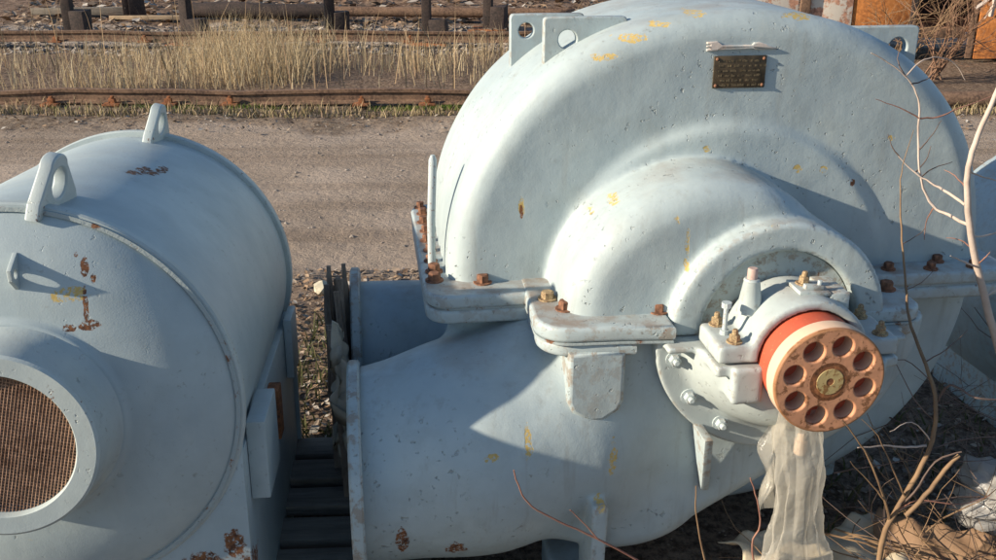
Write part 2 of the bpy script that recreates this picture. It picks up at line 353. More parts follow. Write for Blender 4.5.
def surface_nets(D, xs, ys, zs):
    S = D < 0; nx, ny, nz = D.shape
    acc = np.zeros((nx - 1, ny - 1, nz - 1, 3)); cnt = np.zeros((nx - 1, ny - 1, nz - 1))
    corners = [(i, j, k) for i in (0, 1) for j in (0, 1) for k in (0, 1)]
    sl = lambda c: tuple(slice(c[d], (nx, ny, nz)[d] - 1 + c[d]) for d in range(3))
    for a in corners:
        for d in range(3):
            if a[d]: continue
            b = list(a); b[d] = 1; Da, Db = D[sl(a)], D[sl(b)]; m = S[sl(a)] != S[sl(b)]
            t = np.where(m, Da / np.where(m, Da - Db, 1), 0)
            for e in range(3): acc[..., e] += m * (a[e] + (t if e == d else 0))
            cnt += m
    act = cnt > 0; ids = -np.ones(act.shape, np.int64); ids[act] = np.arange(act.sum())
    P = acc[act] / cnt[act][:, None]; I = np.argwhere(act)
    V = np.stack([np.interp(I[:, e] + P[:, e], np.arange(len(ax)), ax) for e, ax in enumerate((xs, ys, zs))], -1)
    F = []
    for d in range(3):
        e, f = (d + 1) % 3, (d + 2) % 3
        lo = [slice(1, -1)] * 3; lo[d] = slice(0, -1); hi = list(lo); hi[d] = slice(1, None)
        A = S[tuple(lo)]; B = S[tuple(hi)]; ch = np.argwhere(A != B); flip = A[tuple(ch.T)]
        base = ch.copy(); base[:, e] += 1; base[:, f] += 1
        def cell(de, df): c = base.copy(); c[:, e] -= de; c[:, f] -= df; return ids[tuple(c.T)]
        q = np.stack([cell(1, 1), cell(0, 1), cell(0, 0), cell(1, 0)], -1); q[~flip] = q[~flip][:, ::-1]; F.append(q)
    return V, np.concatenate(F)
def wobble(X, Y, Z, amp): return amp * (np.sin(7.1 * X + 3 * Z + 1) * np.sin(6.3 * Z + 2 * Y) + .5 * np.sin(17 * X - 9 * Y + 2) * np.sin(15 * Z + 5 * Y + 1))

# ------------------------------------------------------------------ the pump
def pump_px(x, y, a): return tuple(PUMP.at_a(x, y, a))
pump = empty('split_case_pump', PUMP.world(0, 1.05, -.91), (0, 0, PUMP.ang))
tag(pump, 'large pale blue split casing pump with domed upper half and orange shaft coupling', 'pump')
PO = (0, -1.05, .91)                                     # parts are modelled about the shaft end on the split plane
def pp(o): o.location = PO; return o
yel_u = [(-.43, .70, .69, .045, .12, .012), (-.35, .70, .74, .05, .12, .012), (-.27, .68, .775, .035, .12, .010), (-.16, .72, .80, .03, .12, .01), (.14, .70, .79, .05, .12, .010),
         (-.66, .68, .27, .010, .05, .035), (-.12, .66, .43, .014, .12, .010), (.16, .66, .36, .014, .12, .012), (.24, .66, .355, .012, .12, .012),
         (-.26, .42, .20, .010, .08, .10), (-.29, .44, .30, .02, .08, .03), (-.42, .55, .30, .018, .06, .05), (-.47, .6, .25, .012, .06, .03), (.45, .66, .44, .012, .12, .01)]
rst_u = [(-.345, .5, .335, .035, .08, .016), (-.66, .67, .255, .006, .05, .022), (.34, .66, .31, .010, .05, .012), (-.27, .42, .245, .008, .06, .03)]
yel_l = [(-.70, .25, -.27, .012, .08, .05), (-.46, .22, -.34, .016, .1, .06), (-.50, .25, -.47, .014, .1, .018), (-.8, .25, -.3, .02, .1, .012)]
rst_l = [(-.62, .25, -.68, .03, .1, .04), (-1.05, .3, -.55, .02, .2, .05), (-.9, .25, -.6, .03, .1, .03)]
M_CASEU = paint('casing_paint_upper', PAINT_C, yel_u, rst_u, dirt=.5, lump=.9, streak=.26)
M_CASEL = paint('casing_paint_lower', PAINT_C, yel_l, rst_l, dirt=.6, lump=.9, streak=.34)
M_FLG = paint('flange_paint', PAINT_C, (), (), dirt=.7, lump=.7, rustamt=.06, dustamt=.7)
M_BRG = paint('bearing_paint', (.42, .48, .48), (), (), dirt=.35, lump=.55, rustamt=.015)

HV = .0105
def volute(X, Y, Z, back=1.38):
    n = 2.2; xx = np.abs(X + .03) / .85; zz = np.abs(Z) / .81
    r = (xx ** n + zz ** n) ** (1 / n) * .83
    d = rcyl(r, Y, .83, .67, back, .08)
    r2 = np.sqrt(((X + .05) / 1.06) ** 2 + Z ** 2)
    return smin(d, rcyl(r2, Y, .49, .657, 1.0, .02), .03)
xs = sdf_axis(-1.0, .95, HV); ys = sdf_axis(.24, 1.46, HV); zs = sdf_axis(-.03, .88, HV)
X, Y, Z = np.meshgrid(xs, ys, zs, indexing='ij', sparse=True)
D = volute(X, Y, Z)
rd_ = np.sqrt(((X + .165) / (1.0 - .04 * np.tanh(X * 4))) ** 2 + Z ** 2)
D = smin(D, rcyl(rd_, Y, .405, .365, 1.0, .085), .012)
rr = np.sqrt(X ** 2 + Z ** 2)
ring = np.maximum(rcyl(rr, Y, .305, .312, .6, .014), -1 + 0 * rr)
D = smin(D, ring, .010)
D = smax(D, -rcyl(rr, Y, .222, .0, .405, .01), .010)
D = np.maximum(D + wobble(X, Y, Z, .0022), -Z)
V, F = surface_nets(D, xs, ys, zs)
upper = pp(mk('upper_casing', V, F, M_CASEU, pump, smooth=True))
# lower half
xs = sdf_axis(-1.22, .95, HV); ys = sdf_axis(.0, 1.78, HV); zs = sdf_axis(-.90, .03, HV)
X, Y, Z = np.meshgrid(xs, ys, zs, indexing='ij', sparse=True)
D = volute(X, Y, Z)
p0 = np.array([.0, .0]); p1 = np.array([-.40, -.41]); dd = p1 - p0
t = np.clip(((X - p0[0]) * dd[0] + (Z - p0[1]) * dd[1]) / (dd @ dd), 0, 1)
d2 = np.sqrt((X - p0[0] - t * dd[0]) ** 2 + (Z - p0[1] - t * dd[1]) ** 2) - (.46 + (.315 - .46) * t)
q1 = d2 + .07; q2 = np.abs(Y - .60) - .265 + .07
cham = np.minimum(np.maximum(q1, q2), 0) + np.sqrt(np.maximum(q1, 0) ** 2 + np.maximum(q2, 0) ** 2) - .07
D = smin(D, cham, .05)
noz = rcone(X, Y, Z, (-1.3, .52, -.485), .275, (-.80, .55, -.425), .312)
noz = smin(noz, rcone(X, Y, Z, (-.80, .55, -.425), .312, (-.54, .585, -.37), .325), .08)
noz = smin(noz, rcone(X, Y, Z, (-.56, .60, -.33), .305, (-.35, .60, -.25), .245), .06)
noz = np.maximum(noz, -1.165 - X)
D = smin(D, noz, .06)
far = np.maximum(np.sqrt((Y - 1.36) ** 2 + (Z + .50) ** 2) - .275 + 0 * X, np.maximum(-1.165 - X, X + .3))
D = smin(D, far, .04)
D = smin(D, rbox(X, Y, Z, -.522, -.478, .225, .40, -1.0, -.47, .006), .008)       # foot web under the branch
D = smin(D, rbox(X, Y, Z, -.60, -.43, .33, .60, -.91, -.80, .02), .03)
D = np.maximum(D + wobble(X, Y, Z, .0025), Z)
V, F = surface_nets(D, xs, ys, zs)
lower = pp(mk('lower_casing', V, F, M_CASEL, pump, smooth=True))
# feet under the casing
for x in (-.45, .45):
    pp(MB().box(x - .13, x + .13, .95, 1.3, -.915, -.60).build('foot', M_CASEL, pump, bevel=.02))
# split-plane flanges
def hplate(name, outline, z0, z1, mat, bev=.010):
    return pp(plate(name, outline, [], z1 - z0, bev, mat, pump, Matrix.Translation((0, 0, (z0 + z1) / 2))))
vol_out = rrect(-.95, .86, .565, 1.50, .075, 8)
hplate('volute_flange', vol_out, .003, .043, M_FLG); hplate('volute_flange', [(x * .998, y) for x, y in vol_out], -.044, -.003, M_FLG)
def arc(cx, cy, r, a0, a1, n=8): return [(cx + r * math.cos(R(a0 + (a1 - a0) * i / n)), cy + r * math.sin(R(a0 + (a1 - a0) * i / n))) for i in range(n + 1)]
suc_l = [(-.305, .70), (-.66, .70)] + arc(-.575, .385, .095, 180, 262, 8) + [(-.45, .285), (-.305, .272)]
hplate('suction_flange', suc_l, .003, .047, M_FLG, .012)
suc_l2 = [(-.405, .68), (-.655, .68)] + arc(-.57, .392, .092, 180, 262, 8) + [(-.5, .294), (-.405, .288)]
hplate('suction_flange', suc_l2, -.042, -.003, M_FLG, .012)
suc_r = [(.22, .70), (.22, .31), (.37, .31)] + arc(.37, .36, .05, -90, 0, 5) + [(.42, .70)]
hplate('suction_flange', suc_r, .003, .047, M_FLG, .012); hplate('suction_flange', [(x, y + .006) for x, y in suc_r], -.042, -.003, M_FLG, .012)
for ol in (vol_out, suc_l, suc_r):
    cx_ = sum(p[0] for p in ol) / len(ol); cy_ = sum(p[1] for p in ol) / len(ol)
    hplate('gasket', [(cx_ + (x - cx_) * .985, cy_ + (y - cy_) * .985) for x, y in ol], -.0034, .0034, M_SEAM, .0005)
# bolts (shared meshes)
def bolt_mesh(name, r, h, washer=True, stud=0):
    m = MB()
    if washer: m.lathe([(0, 0), (r * 1.45, 0), (r * 1.45, .004), (0, .004)], 14, axis='z')
    z0 = .004 if washer else 0
    hx = [(r * math.cos(k * math.pi / 3), r * math.sin(k * math.pi / 3)) for k in range(6)]
    m.add([(x, y, z0) for x, y in hx] + [(x, y, z0 + h) for x, y in hx] + [(x * .8, y * .8, z0 + h * 1.12) for x, y in hx],
          [tuple(reversed(range(6)))] + [(k, (k + 1) % 6, 6 + (k + 1) % 6, 6 + k) for k in range(6)] + [(6 + k, 6 + (k + 1) % 6, 12 + (k + 1) % 6, 12 + k) for k in range(6)] + [tuple(range(12, 18))])
    if stud: m.lathe([(0, z0 + h), (r * .55, z0 + h), (r * .55, z0 + h + stud), (r * .4, z0 + h + stud + .004), (0, z0 + h + stud + .004)], 12, axis='z')
    me = mesh(name, m.v, m.f); return me
BOLT = bolt_mesh('bolt', .019, .020); BOLT.materials.append(M_BOLT)
BOLTS = bolt_mesh('bolt', .015, .017); BOLTS.materials.append(M_BOLT)
BOLTO = bolt_mesh('bolt', .014, .016, stud=.012); BOLTO.materials.append(M_BRASSB)
BOLTY = bolt_mesh('bolt', .019, .018); BOLTY.materials.append(M_BRASSB)
BOLTP = bolt_mesh('bolt', .016, .014, stud=.010); BOLTP.materials.append(M_BOLTP)
def bolt(me, p, rot=(0, 0, 0), name='bolt', parent=None):
    o = link(name, me, None, parent or pump); o.location = Vector(PO) + Vector(p); o.rotation_euler = (rot[0], rot[1], rot[2] + random.uniform(0, 1)) if rot == (0, 0, 0) else rot; return o
for v, a in ((-.775, .665),): bolt(BOLT, (v, a, .043))
for k, a in enumerate((.70, .775, .87, .97, 1.07, 1.17, 1.27, 1.37, 1.45)): bolt(BOLT if k < 2 else BOLTS, (-.915 + (k % 2) * .004, a, .043))
for v, a, me in ((-.61, .505, BOLTY), (-.575, .425, BOLT), (-.475, .392, BOLTY), (-.325, .375, BOLT)): bolt(me, (v, a, .047))
for v, a in ((.285, .37), (.375, .45)): bolt(BOLT, (v, a, .047))
for v, a in ((.47, .615), (.60, .60), (.655, .66), (.74, .60), (.76, .80)): bolt(BOLTS, (v, a, .043))
# marker rod standing on the flange
pp(MB().tube([(-.915, .80, .04), (-.914, .80, .20), (-.905, .80, .385), (-.905, .80, .40)], [.0125, .0125, .0125, .006], 10).build('rod', M_BOLTP, pump, smooth=True))
# lifting plates
def lug(x0, x1, z0, z1, a, hx, hz, hr, nm='lifting_plate'):
    o = pp(plate(nm, rrect(x0, x1, z0, z1, .012, 3), [circ(hx, hz, hr)], .032, .004, M_FLG, pump, Matrix.Translation((0, a, 0)) @ M_XZ)); return o
lug(-.575, -.33, .50, .785, .84, -.505, .722, .027); lug(.30, .577, .45, .745, .84, .515, .680, .031)
lug(-.635, -.40, .50, .768, 1.10, -.585, .718, .024)
# branch flanges
for a0, w0, nm in ((.52, -.485, 'branch_flange'), (1.36, -.50, 'branch_flange')):
    m = MB().lathe([(.20, -.016), (.325, -.018), (.333, -.012), (.333, .012), (.325, .018), (.20, .018)], 64, close=True)
    o = m.build(nm, M_FLG, pump, smooth=True, angle=35); o.data.transform(Matrix.Rotation(R(90), 4, 'Z')); o.data.transform(Matrix.Translation((-1.165, a0, w0))); pp(o)
# boss below the split on the suction side
bo = [(-.078, .08), (.078, .08), (.078, -.07), (.065, -.10), (.02, -.13), (-.02, -.13), (-.065, -.10), (-.078, -.07)]
pp(plate('boss', [(x - .510, z - .105) for x, z in bo], [], .12, .012, M_CASEL, pump, Matrix.Translation((0, .348, 0)) @ M_XZ))
# nameplate, rivets, lettering and arrow on the front face
def nameplate_mat():
    t = NT('tarnished_plate'); c = t.mix(t.step(t.noise(30, 5), .35, .65), (.05, .038, .024), (.12, .085, .05)); return t.done(c, .5, t.bump(t.noise(90, 3), .3, .001), metal=.4)
npl = MB().box(-.117, .036, .6635, .674, .600, .690).build('nameplate', nameplate_mat(), pump, bevel=.002); pp(npl)
M_LET = coupl('plate_lettering', (.17, .13, .075), (.06, .045, .025), .5)
m = MB()
for row in range(6):
    x = -.105 + random.uniform(0, .01); z = .677 - row * .0135
    while x < .020:
        w = random.uniform(.004, .018)
        k = x
        while k < x + w: m.box(k, k + .0024, .6627, .6635, z - .004, z + random.uniform(.0, .003)); k += .0036
        x += w + random.uniform(.004, .012)
o = m.build('lettering', M_LET, npl); tag(o, kind='stuff')
for x, z in ((-.110, .683), (.029, .683), (-.110, .607), (.029, .607)):
    pass
RIV = mesh('rivet', *(lambda q: (q.v, q.f))(MB().lathe([(0, -.004), (.002, -.004), (.0042, -.002), (.005, 0)], 10)), smooth=True); RIV.materials.append(M_BOLT)
for x, z in ((-.109, .682), (.028, .682), (-.109, .608), (.028, .608)):
    r_ = link('rivet', RIV, None, npl); r_.location = (x, .6635, z)
def primer_mat():
    t = NT('arrow_primer'); return t.done(t.mix(t.step(t.noise(40, 5), .4, .6), (.58, .50, .44), (.42, .44, .43)), .6, t.bump(t.noise(60, 3), .4, .002))
arrow = [(-.142, .7255), (-.112, .7265), (-.098, .7165), (-.01, .7155), (-.004, .722), (.012, .7225), (.066, .7045), (.012, .7025), (-.004, .7035), (-.01, .7075), (-.098, .7105), (-.112, .7010), (-.142, .7005), (-.142, .7065), (-.132, .7075), (-.132, .7110), (-.142, .7120), (-.142, .7150), (-.132, .7160), (-.132, .7190), (-.142, .7200)]
ar = pp(plate('direction_arrow', arrow, [], .014, .003, primer_mat(), pump, Matrix.Translation((0, .6685, .004)) @ M_XZ))
# shaft recess cover behind the bearing
cov = MB().lathe([(.0, .348), (.219, .348), (.2215, .352), (.2215, .41), (0, .41)], 40).build('stuffing_box_cover', M_BRG, pump, smooth=True, angle=30); pp(cov)
pp(MB().lathe([(.05, .30), (.09, .30), (.095, .39), (.05, .39)], 32).build('gland', M_BRG, pump, smooth=True, angle=30))
pp(MB().lathe([(.001, .0), (.052, .0), (.052, .40), (.001, .40)], 24).build('shaft', M_RUST, pump, smooth=True, angle=30))
# bearing bracket: bolted half disc plate, bowl, side shelves (one casting)
hb = .0065
xs = sdf_axis(-.42, .42, hb); ys = sdf_axis(.06, .36, hb); zs = sdf_axis(-.42, .03, hb)
X, Y, Z = np.meshgrid(xs, ys, zs, indexing='ij', sparse=True); rr = np.sqrt(X ** 2 + Z ** 2)
D = rcyl(rr, Y, .352, .292, .35, .006)
bowl = np.maximum(rr - (.160 + .115 * np.sqrt(np.clip((Y - .115) / .18, 0, 1))), .115 - Y)
D = smin(D, bowl, .03)
D = smin(D, rbox(X, Y, Z, -.245, .245, .118, .31, -.035, .06, .008), .012)
D = smin(D, rbox(X, Y, Z, -.205, -.125, .100, .2, -.105, .06, .006), .008)
D = smin(D, rbox(X, Y, Z, .125, .205, .100, .2, -.105, .06, .006), .008)
D = smin(D, rbox(X, Y, Z, -.335, .335, .24, .31, -.02, .06, .006), .012)
D = np.maximum(D, Z + .004)
V, F = surface_nets(D, xs, ys, zs)
brk = pp(mk('bearing_bracket', V, F, M_BRG, pump, smooth=True))
for sx in (-1, 1):
    for ang in (-11, -35, -60):
        rr_ = .305; bolt(BOLTP, (sx * rr_ * math.cos(R(ang)), .292, rr_ * math.sin(R(ang))), (R(90), 0, 0))
g = [(-.01, .0), (.115, .0), (.115, -.03), (.01, -.175), (-.01, -.175)]
pp(MB().add([(-.215 + q, .31 - 0, -.265) for q in (-.012, .012)] + [(-.215 + q, .20, -.265) for q in (-.012, .012)] + [(-.17 + q, .335, -.50) for q in (-.012, .012)] + [(-.17 + q, .315, -.50) for q in (-.012, .012)],
            [(0, 1, 3, 2), (4, 6, 7, 5), (0, 2, 6, 4), (1, 5, 7, 3), (2, 3, 7, 6), (0, 4, 5, 1)]).build('gusset', M_CASEL, pump, bevel=.004))
dp = MB().lathe([(0, -.325), (.018, -.325), (.018, -.285), (.012, -.285), (.012, -.24), (0, -.24)], 12, axis='z').build('drain_plug', M_CORANGE, pump, smooth=True, angle=30); dp.data.transform(Matrix.Translation((.05, .205, .0))); pp(dp)
# bearing cap: half cylinder with feet (one casting)
zs = sdf_axis(-.02, .22, hb); xs = sdf_axis(-.27, .27, hb); ys = sdf_axis(.08, .34, hb)
X, Y, Z = np.meshgrid(xs, ys, zs, indexing='ij', sparse=True); rr = np.sqrt(X ** 2 + Z ** 2)
D = rcyl(rr, Y, .161, .122, .315, .006)
for sx in (-1, 1):
    a_, b_ = sorted((sx * .13, sx * .240)); D = smin(D, rbox(X, Y, Z, a_, b_, .122, .285, -.03, .050, .010), .014)
D = smin(D, np.maximum(rr - .148, np.abs(Y - .32) - .02), .01)
D = smax(D, -np.maximum(rr - .137, Y - .15), .004)
D = np.maximum(D, .002 - Z)
V, F = surface_nets(D, xs, ys, zs)
cap = pp(mk('bearing_cap', V, F, M_BRG, pump, smooth=True))
for v, a in ((-.20, .262), (-.192, .150)): bolt(BOLTO, (v, a, .050))
for v, a in ((.20, .262), (.20, .150)): bolt(BOLTO, (v, a, .050))
pp(MB().tube([(-.20, .203, .05), (-.20, .203, .062)], .012, 10).tube([(-.20, .203, .05), (-.20, .203, .128)], .0065, 10).tube([(-.20, .203, .124), (-.20, .203, .138)], .013, 10).build('long_bolt', M_BOLTP, pump, smooth=True, angle=30))
gc = MB().lathe([(0, 0), (.033, 0), (.032, .015), (.021, .085), (.022, .088), (.019, .093), (0, .093)], 20, axis='z').build('grease_cup', M_BRG, pump, smooth=True, angle=40); gc.location = Vector(PO) + Vector((-.125, .235, .095))
gp = MB().tube([(0, 0, .088), (0, 0, .118), (0, 0, .121)], [.0135, .0135, .011], 12).build('plug', coupl('pink_plug', (.50, .36, .31), (.3, .2, .15), .6), gc, smooth=True, angle=40)
# inspection cover with its own bolt on the cap
cv = MB().box(-.040, .045, -.045, .045, 0, .010).build('cover_plate', M_BRG, pump, bevel=.002); cv.location = Vector(PO) + Vector((.018, .215, .157)); cv.rotation_euler = (0, R(5), 0)
b_ = link('bolt', BOLTO, None, cv); b_.location = (-.008, .012, .010)
cv2 = MB().box(-.02, .03, -.03, -.012, .010, .022).build('clamp', M_BRG, cv, bevel=.002)
st = MB().tube([(.02, -.02, .01), (.02, -.02, .034)], .0055, 8).build('stud', M_BOLTP, cv, smooth=True, angle=30)
blk = MB().box(.062, .115, .17, .30, .10, .160).build('cap_block', M_BRG, pump, bevel=.004); pp(blk)
# coupling
hub = MB().lathe([(.06, .05), (.132, .05), (.132, .170), (.06, .170)], 64, close=True).build('coupling_hub', M_CRED, pump, smooth=True, angle=30); pp(hub)
holes = [circ(0, 0, .0395, 32)] + [circ(.095 * math.cos(R(31 + 45 * k)), .095 * math.sin(R(31 + 45 * k)), .0265, 24) for k in range(8)]
cf = pp(plate('coupling_face', circ(0, 0, .1405, 72), holes, .056, .004, M_CORANGE, pump, Matrix.Translation((0, .028, 0)) @ M_XZ))
pp(MB().lathe([(.0, .006), (.008, .006), (.010, -.001), (.034, -.001), (.038, .003), (.038, .03), (0, .03)], 36).build('shaft_end', M_CHUB, pump, smooth=True, angle=30))

# ------------------------------------------------------------------ the motor
TILT = R(-4.2)
Rm = Matrix.Rotation(MOTOR.ang, 3, 'Z') @ Matrix.Rotation(TILT, 3, 'X')
MSC = .93; MP = CP + (MOTOR.P - CP) * MSC
motor = empty('electric_motor', Vector(MP) - Rm @ Vector((0, 0, .97 * MSC))); motor.scale = (MSC,) * 3
motor.rotation_euler = Rm.to_euler()
tag(motor, 'pale blue cylindrical electric motor with lifting eyes and round rusty end grille', 'motor')
MO = (0, 0, .97)
def mp(o): o.location = MO; return o
ry_m = [(.16, 0, .33, .05, .06, .02)]
rs_m = [(.203, 0, .395, .010, .06, .024), (.222, 0, .365, .008, .05, .016), (.185, 0, .425, .006, .05, .01), (.20, 0, .305, .007, .05, .05), (.155, 0, .245, .018, .05, .012), (.205, 0, .250, .03, .05, .014),
        (.40, .08, -.50, .06, .12, .04), (.49, .08, -.44, .03, .12, .05), (.52, .08, -.55, .03, .12, .08)]
M_MOT = paint('motor_paint', (.375, .45, .475), ry_m, rs_m, dirt=.30, lump=.35, rustamt=.0, streak=.08, dustamt=.10, edge=0.)
M_MOTB = paint('motor_shell_paint', (.375, .45, .475), (), [(.20, .75, .50, .05, .05, .02), (.22, .83, .49, .02, .05, .02), (.17, .68, .51, .03, .03, .02)], dirt=.22, lump=.28, streak=.0, dustamt=.10, edge=0.)
M_RIM = paint('rim_paint', (.40, .465, .475), (), (), dirt=.4, lump=.5, rustamt=.085, edge=.0, dustamt=.15)
body = [(.0, 1.46), (.30, 1.46), (.42, 1.44), (.505, 1.39), (.528, 1.34), (.534, 1.20), (.534, .105), (.52, .10), (0, .10)]
mp(MB().lathe(body, 128).build('shell', M_MOTB, motor, smooth=True, angle=28))
mp(MB().lathe([(.520, .066), (.546, .068), (.551, .073), (.551, .098), (.547, .103), (.520, .106)], 128, close=True).build('front_rim', M_RIM, motor, smooth=True, angle=28))
mp(MB().lathe([(.50, 1.30), (.545, 1.302), (.549, 1.308), (.549, 1.336), (.545, 1.342), (.50, 1.344)], 128, close=True).build('rear_rim', M_RIM, motor, smooth=True, angle=28))
mp(MB().lathe([(.530, .061), (.5405, .062), (.5410, .0675), (.530, .068)], 128, close=True).build('seam', M_SEAM, motor, smooth=True, angle=28))
shield = [(.0, -.022), (.262, -.022), (.270, -.019), (.275, -.012), (.285, -.011), (.33, -.008), (.38, .0), (.43, .014), (.47, .030), (.505, .050), (.525, .064), (.532, .07), (.532, .10), (0, .10)]
mp(MB().lathe(shield, 128).build('end_shield', M_MOT, motor, smooth=True, angle=50))
collar = [(.186, -.02), (.184, -.154), (.188, -.160), (.232, -.160), (.239, -.154), (.242, -.08), (.248, -.035), (.262, -.020), (.262, -.01), (.186, -.01)]
mp(MB().lathe(collar, 96, close=True).build('grille_collar', M_RIM, motor, smooth=True, angle=40))
wires = MB()
Mg = Matrix.Rotation(R(14), 3, 'Y')
for k in range(-23, 24):
    c = k * .0082; hl = math.sqrt(max(.187 ** 2 - c * c, 0))
    if hl < .01: continue
    for o_, dirv in ((0, 0), (1, 1)):
        p, q = ((-hl, -.136, c), (hl, -.136, c)) if not dirv else ((c, -.1382, -hl), (c, -.1382, hl))
        wires.tube([Mg @ Vector(p), Mg @ Vector(q)], .0017 if not dirv else .0012, 4, cap=False)
gw = mp(wires.build('grille_mesh', rusty('grille_rust', (.38, .24, .16), (.22, .12, .075), scale=12), motor)); tag(gw, kind='stuff')
mp(MB().lathe([(0, -.10), (.186, -.10), (.186, -.09), (0, -.09)], 48).build('grille_backing', rusty('dusty_inside', (.26, .18, .13), (.12, .08, .06), scale=9), motor))
# lifting eyes: rounded triangular plates with oval holes, standing along the shaft
def eye(v, a, base, h, wd):
    out = [(-wd, 0), (wd, 0), (wd * .92, h * .25)] + [(wd * .40 * math.cos(R(k)), h * .80 + h * .20 * math.sin(R(k))) for k in range(0, 181, 20)] + [(-wd * .92, h * .25)]
    o = plate('lifting_eye', out, [circ(0, h * .50, 1, 24, wd * .36, h * .27)], .036, .006, M_RIM, motor, M_YZ)
    o.location = (MO[0] + v, MO[1] + a, MO[2] + base); o.rotation_euler = (0, math.asin(v / .55), R(-5)); return o
eye(.095, .16, .508, .150, .120); eye(.10, 1.27, .512, .140, .105)
# ear with a hole on the end shield
o = plate('ear', [(.02, -.055), (-.032, -.008), (-.034, .02), (.02, .052)], [circ(-.008, .004, .012, 16)], .012, .002, M_RIM, motor, M_YZ); o.location = (.045, -.004, MO[2] + .385)
# base frame
mp(MB().box(-.532, .532, .075, .10, -.90, -.10).build('base_front_plate', M_MOT, motor, bevel=.004))
for s in (-1, 1):
    x0, x1 = sorted((s * .506, s * .53)); mp(MB().box(x0, x1, .10, 1.30, -.90, -.165).build('base_side_plate', M_MOT, motor, bevel=.004))
    x0, x1 = sorted((s * .531, s * .585)); mp(MB().box(x0, x1, .16, .40, -.35, -.11).build('foot_bracket', M_MOT, motor, bevel=.006))
    x0, x1 = sorted((s * .531, s * .56)); mp(MB().box(x0, x1, 1.08, 1.26, -.36, -.13).build('foot_bracket', M_MOT, motor, bevel=.006))
    x0, x1 = sorted((s * .531, s * .57)); mp(MB().box(x0, x1, .56, .64, -.36, -.19).build('foot_block', M_RUST, motor, bevel=.004))
mp(MB().box(-.545, .545, 1.27, 1.30, -.90, -.18).build('base_rear_plate', M_MOT, motor, bevel=.004))

for s in (-1, 1): mp(MB().box(s * .56 - .07, s * .56 + .07, -.05, 1.42, -.985, -.90).build('skid_runner', M_MOT, motor, bevel=.006))

# ------------------------------------------------------------------ second machine at the right edge
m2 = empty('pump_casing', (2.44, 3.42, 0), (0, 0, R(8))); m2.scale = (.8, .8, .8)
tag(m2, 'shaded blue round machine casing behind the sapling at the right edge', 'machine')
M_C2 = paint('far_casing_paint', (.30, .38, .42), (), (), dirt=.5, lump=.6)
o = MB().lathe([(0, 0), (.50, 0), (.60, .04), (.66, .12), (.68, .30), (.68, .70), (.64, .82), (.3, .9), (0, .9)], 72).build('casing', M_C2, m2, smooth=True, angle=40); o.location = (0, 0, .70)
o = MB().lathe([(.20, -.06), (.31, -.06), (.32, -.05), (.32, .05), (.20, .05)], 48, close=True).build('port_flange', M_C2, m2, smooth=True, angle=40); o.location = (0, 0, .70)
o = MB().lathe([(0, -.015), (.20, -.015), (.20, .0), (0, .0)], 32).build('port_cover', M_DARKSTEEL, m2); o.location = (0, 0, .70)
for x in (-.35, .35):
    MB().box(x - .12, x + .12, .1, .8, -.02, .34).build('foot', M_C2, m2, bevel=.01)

# ------------------------------------------------------------------ railway behind
RAILP = [(-.066, 0), (.066, 0), (.066, .010), (.018, .026), (.009, .034), (.009, .105), (.034, .115), (.036, .148), (.030, .152), (-.030, .152), (-.036, .148), (-.034, .115), (-.009, .105), (-.009, .034), (-.018, .026), (-.066, .010)]
def rail(name, x0, x1, y, z, label, chairs, dz=0.):
    root = empty(name, ((x0 + x1) / 2, y, z)); tag(root, label, 'rail', 'railway rails behind the machines')
    L = (x1 - x0) / 2; k = len(RAILP); segs = 14; V = []; F = []
    for i in range(segs + 1):
        x = -L + 2 * L * i / segs; w = .012 * math.sin(i * 1.3 + y) + .006 * math.sin(i * 2.9)
        for py, pz in RAILP: V.append((x, py + w * .6, pz + w + dz * x))
    for i in range(segs):
        for j in range(k): F.append((i * k + j, i * k + (j + 1) % k, (i + 1) * k + (j + 1) % k, (i + 1) * k + j))
    F += [tuple(range(k)), tuple(reversed(range(segs * k, segs * k + k)))]
    mk('rail_bar', V, F, M_RAIL, root)
    for cx in chairs:
        m = MB().box(-.09, .09, -.16, .16, -.012, .012, jit=.004).box(-.035, .035, -.105, -.050, .0, .060, jit=.008).box(-.015, .02, -.095, -.06, .055, .085, jit=.006).box(-.035, .035, .055, .10, 0, .05)
        o = m.build('rail_chair', M_RUST, root, bevel=.006); o.location = (cx - (x0 + x1) / 2, 0, .012)
    return root
rail('steel_rail', -9.0, -.30, 10.45, -.005, 'rusty rail running behind the motor, nearest of the two on the left', (-4.75, -4.1, -3.5, -2.85, -1.45, -.75))
rail('steel_rail', -10.0, 1.6, 14.75, .09, 'farther rusty rail beyond the dry grass, with pale ballast behind it', (-6.5, -5.2, -3.9, -2.6, -1.3))
o = MB().tube([(3.9, 10.15, .085), (5.2, 10.2, .09), (8.0, 10.3, .09)], .085, 14).build('rusty_pipe', M_RAIL, smooth=True, angle=50)
tag(o, 'rusty pipe lying on the ground beyond the right side of the pump', 'pipe')
a = ground_at(333, 28, .25); b = ground_at(525, 30, .25)
o = MB().tube([(-2.95, 17.3, .27), (-1.2, 17.25, .26), (.9, 17.15, .25), (1.3, 17.15, .25)], .085, 14).build('rusty_pipe', M_RAIL, smooth=True, angle=50)
tag(o, 'long rusty pipe lying behind the dry grass left of the pump', 'pipe')
o = MB().tube([(-5.35, 17.6, .25), (-4.6, 17.5, .28), (-3.9, 17.45, .25), (-3.0, 17.5, .25)], [.13, .14, .13, .12], 12).build('dark_log', M_DARKSTEEL, smooth=True, angle=60)
tag(o, 'blackened log lying between two posts behind the dry grass', 'log')
o = MB().box(-6.7, -5.3, 17.3, 17.5, .12, .19, jit=.02).build('pale_plank', M_WOODL, bevel=.008)
tag(o, 'pale wooden plank lying on the litter beyond the far rail', 'plank')
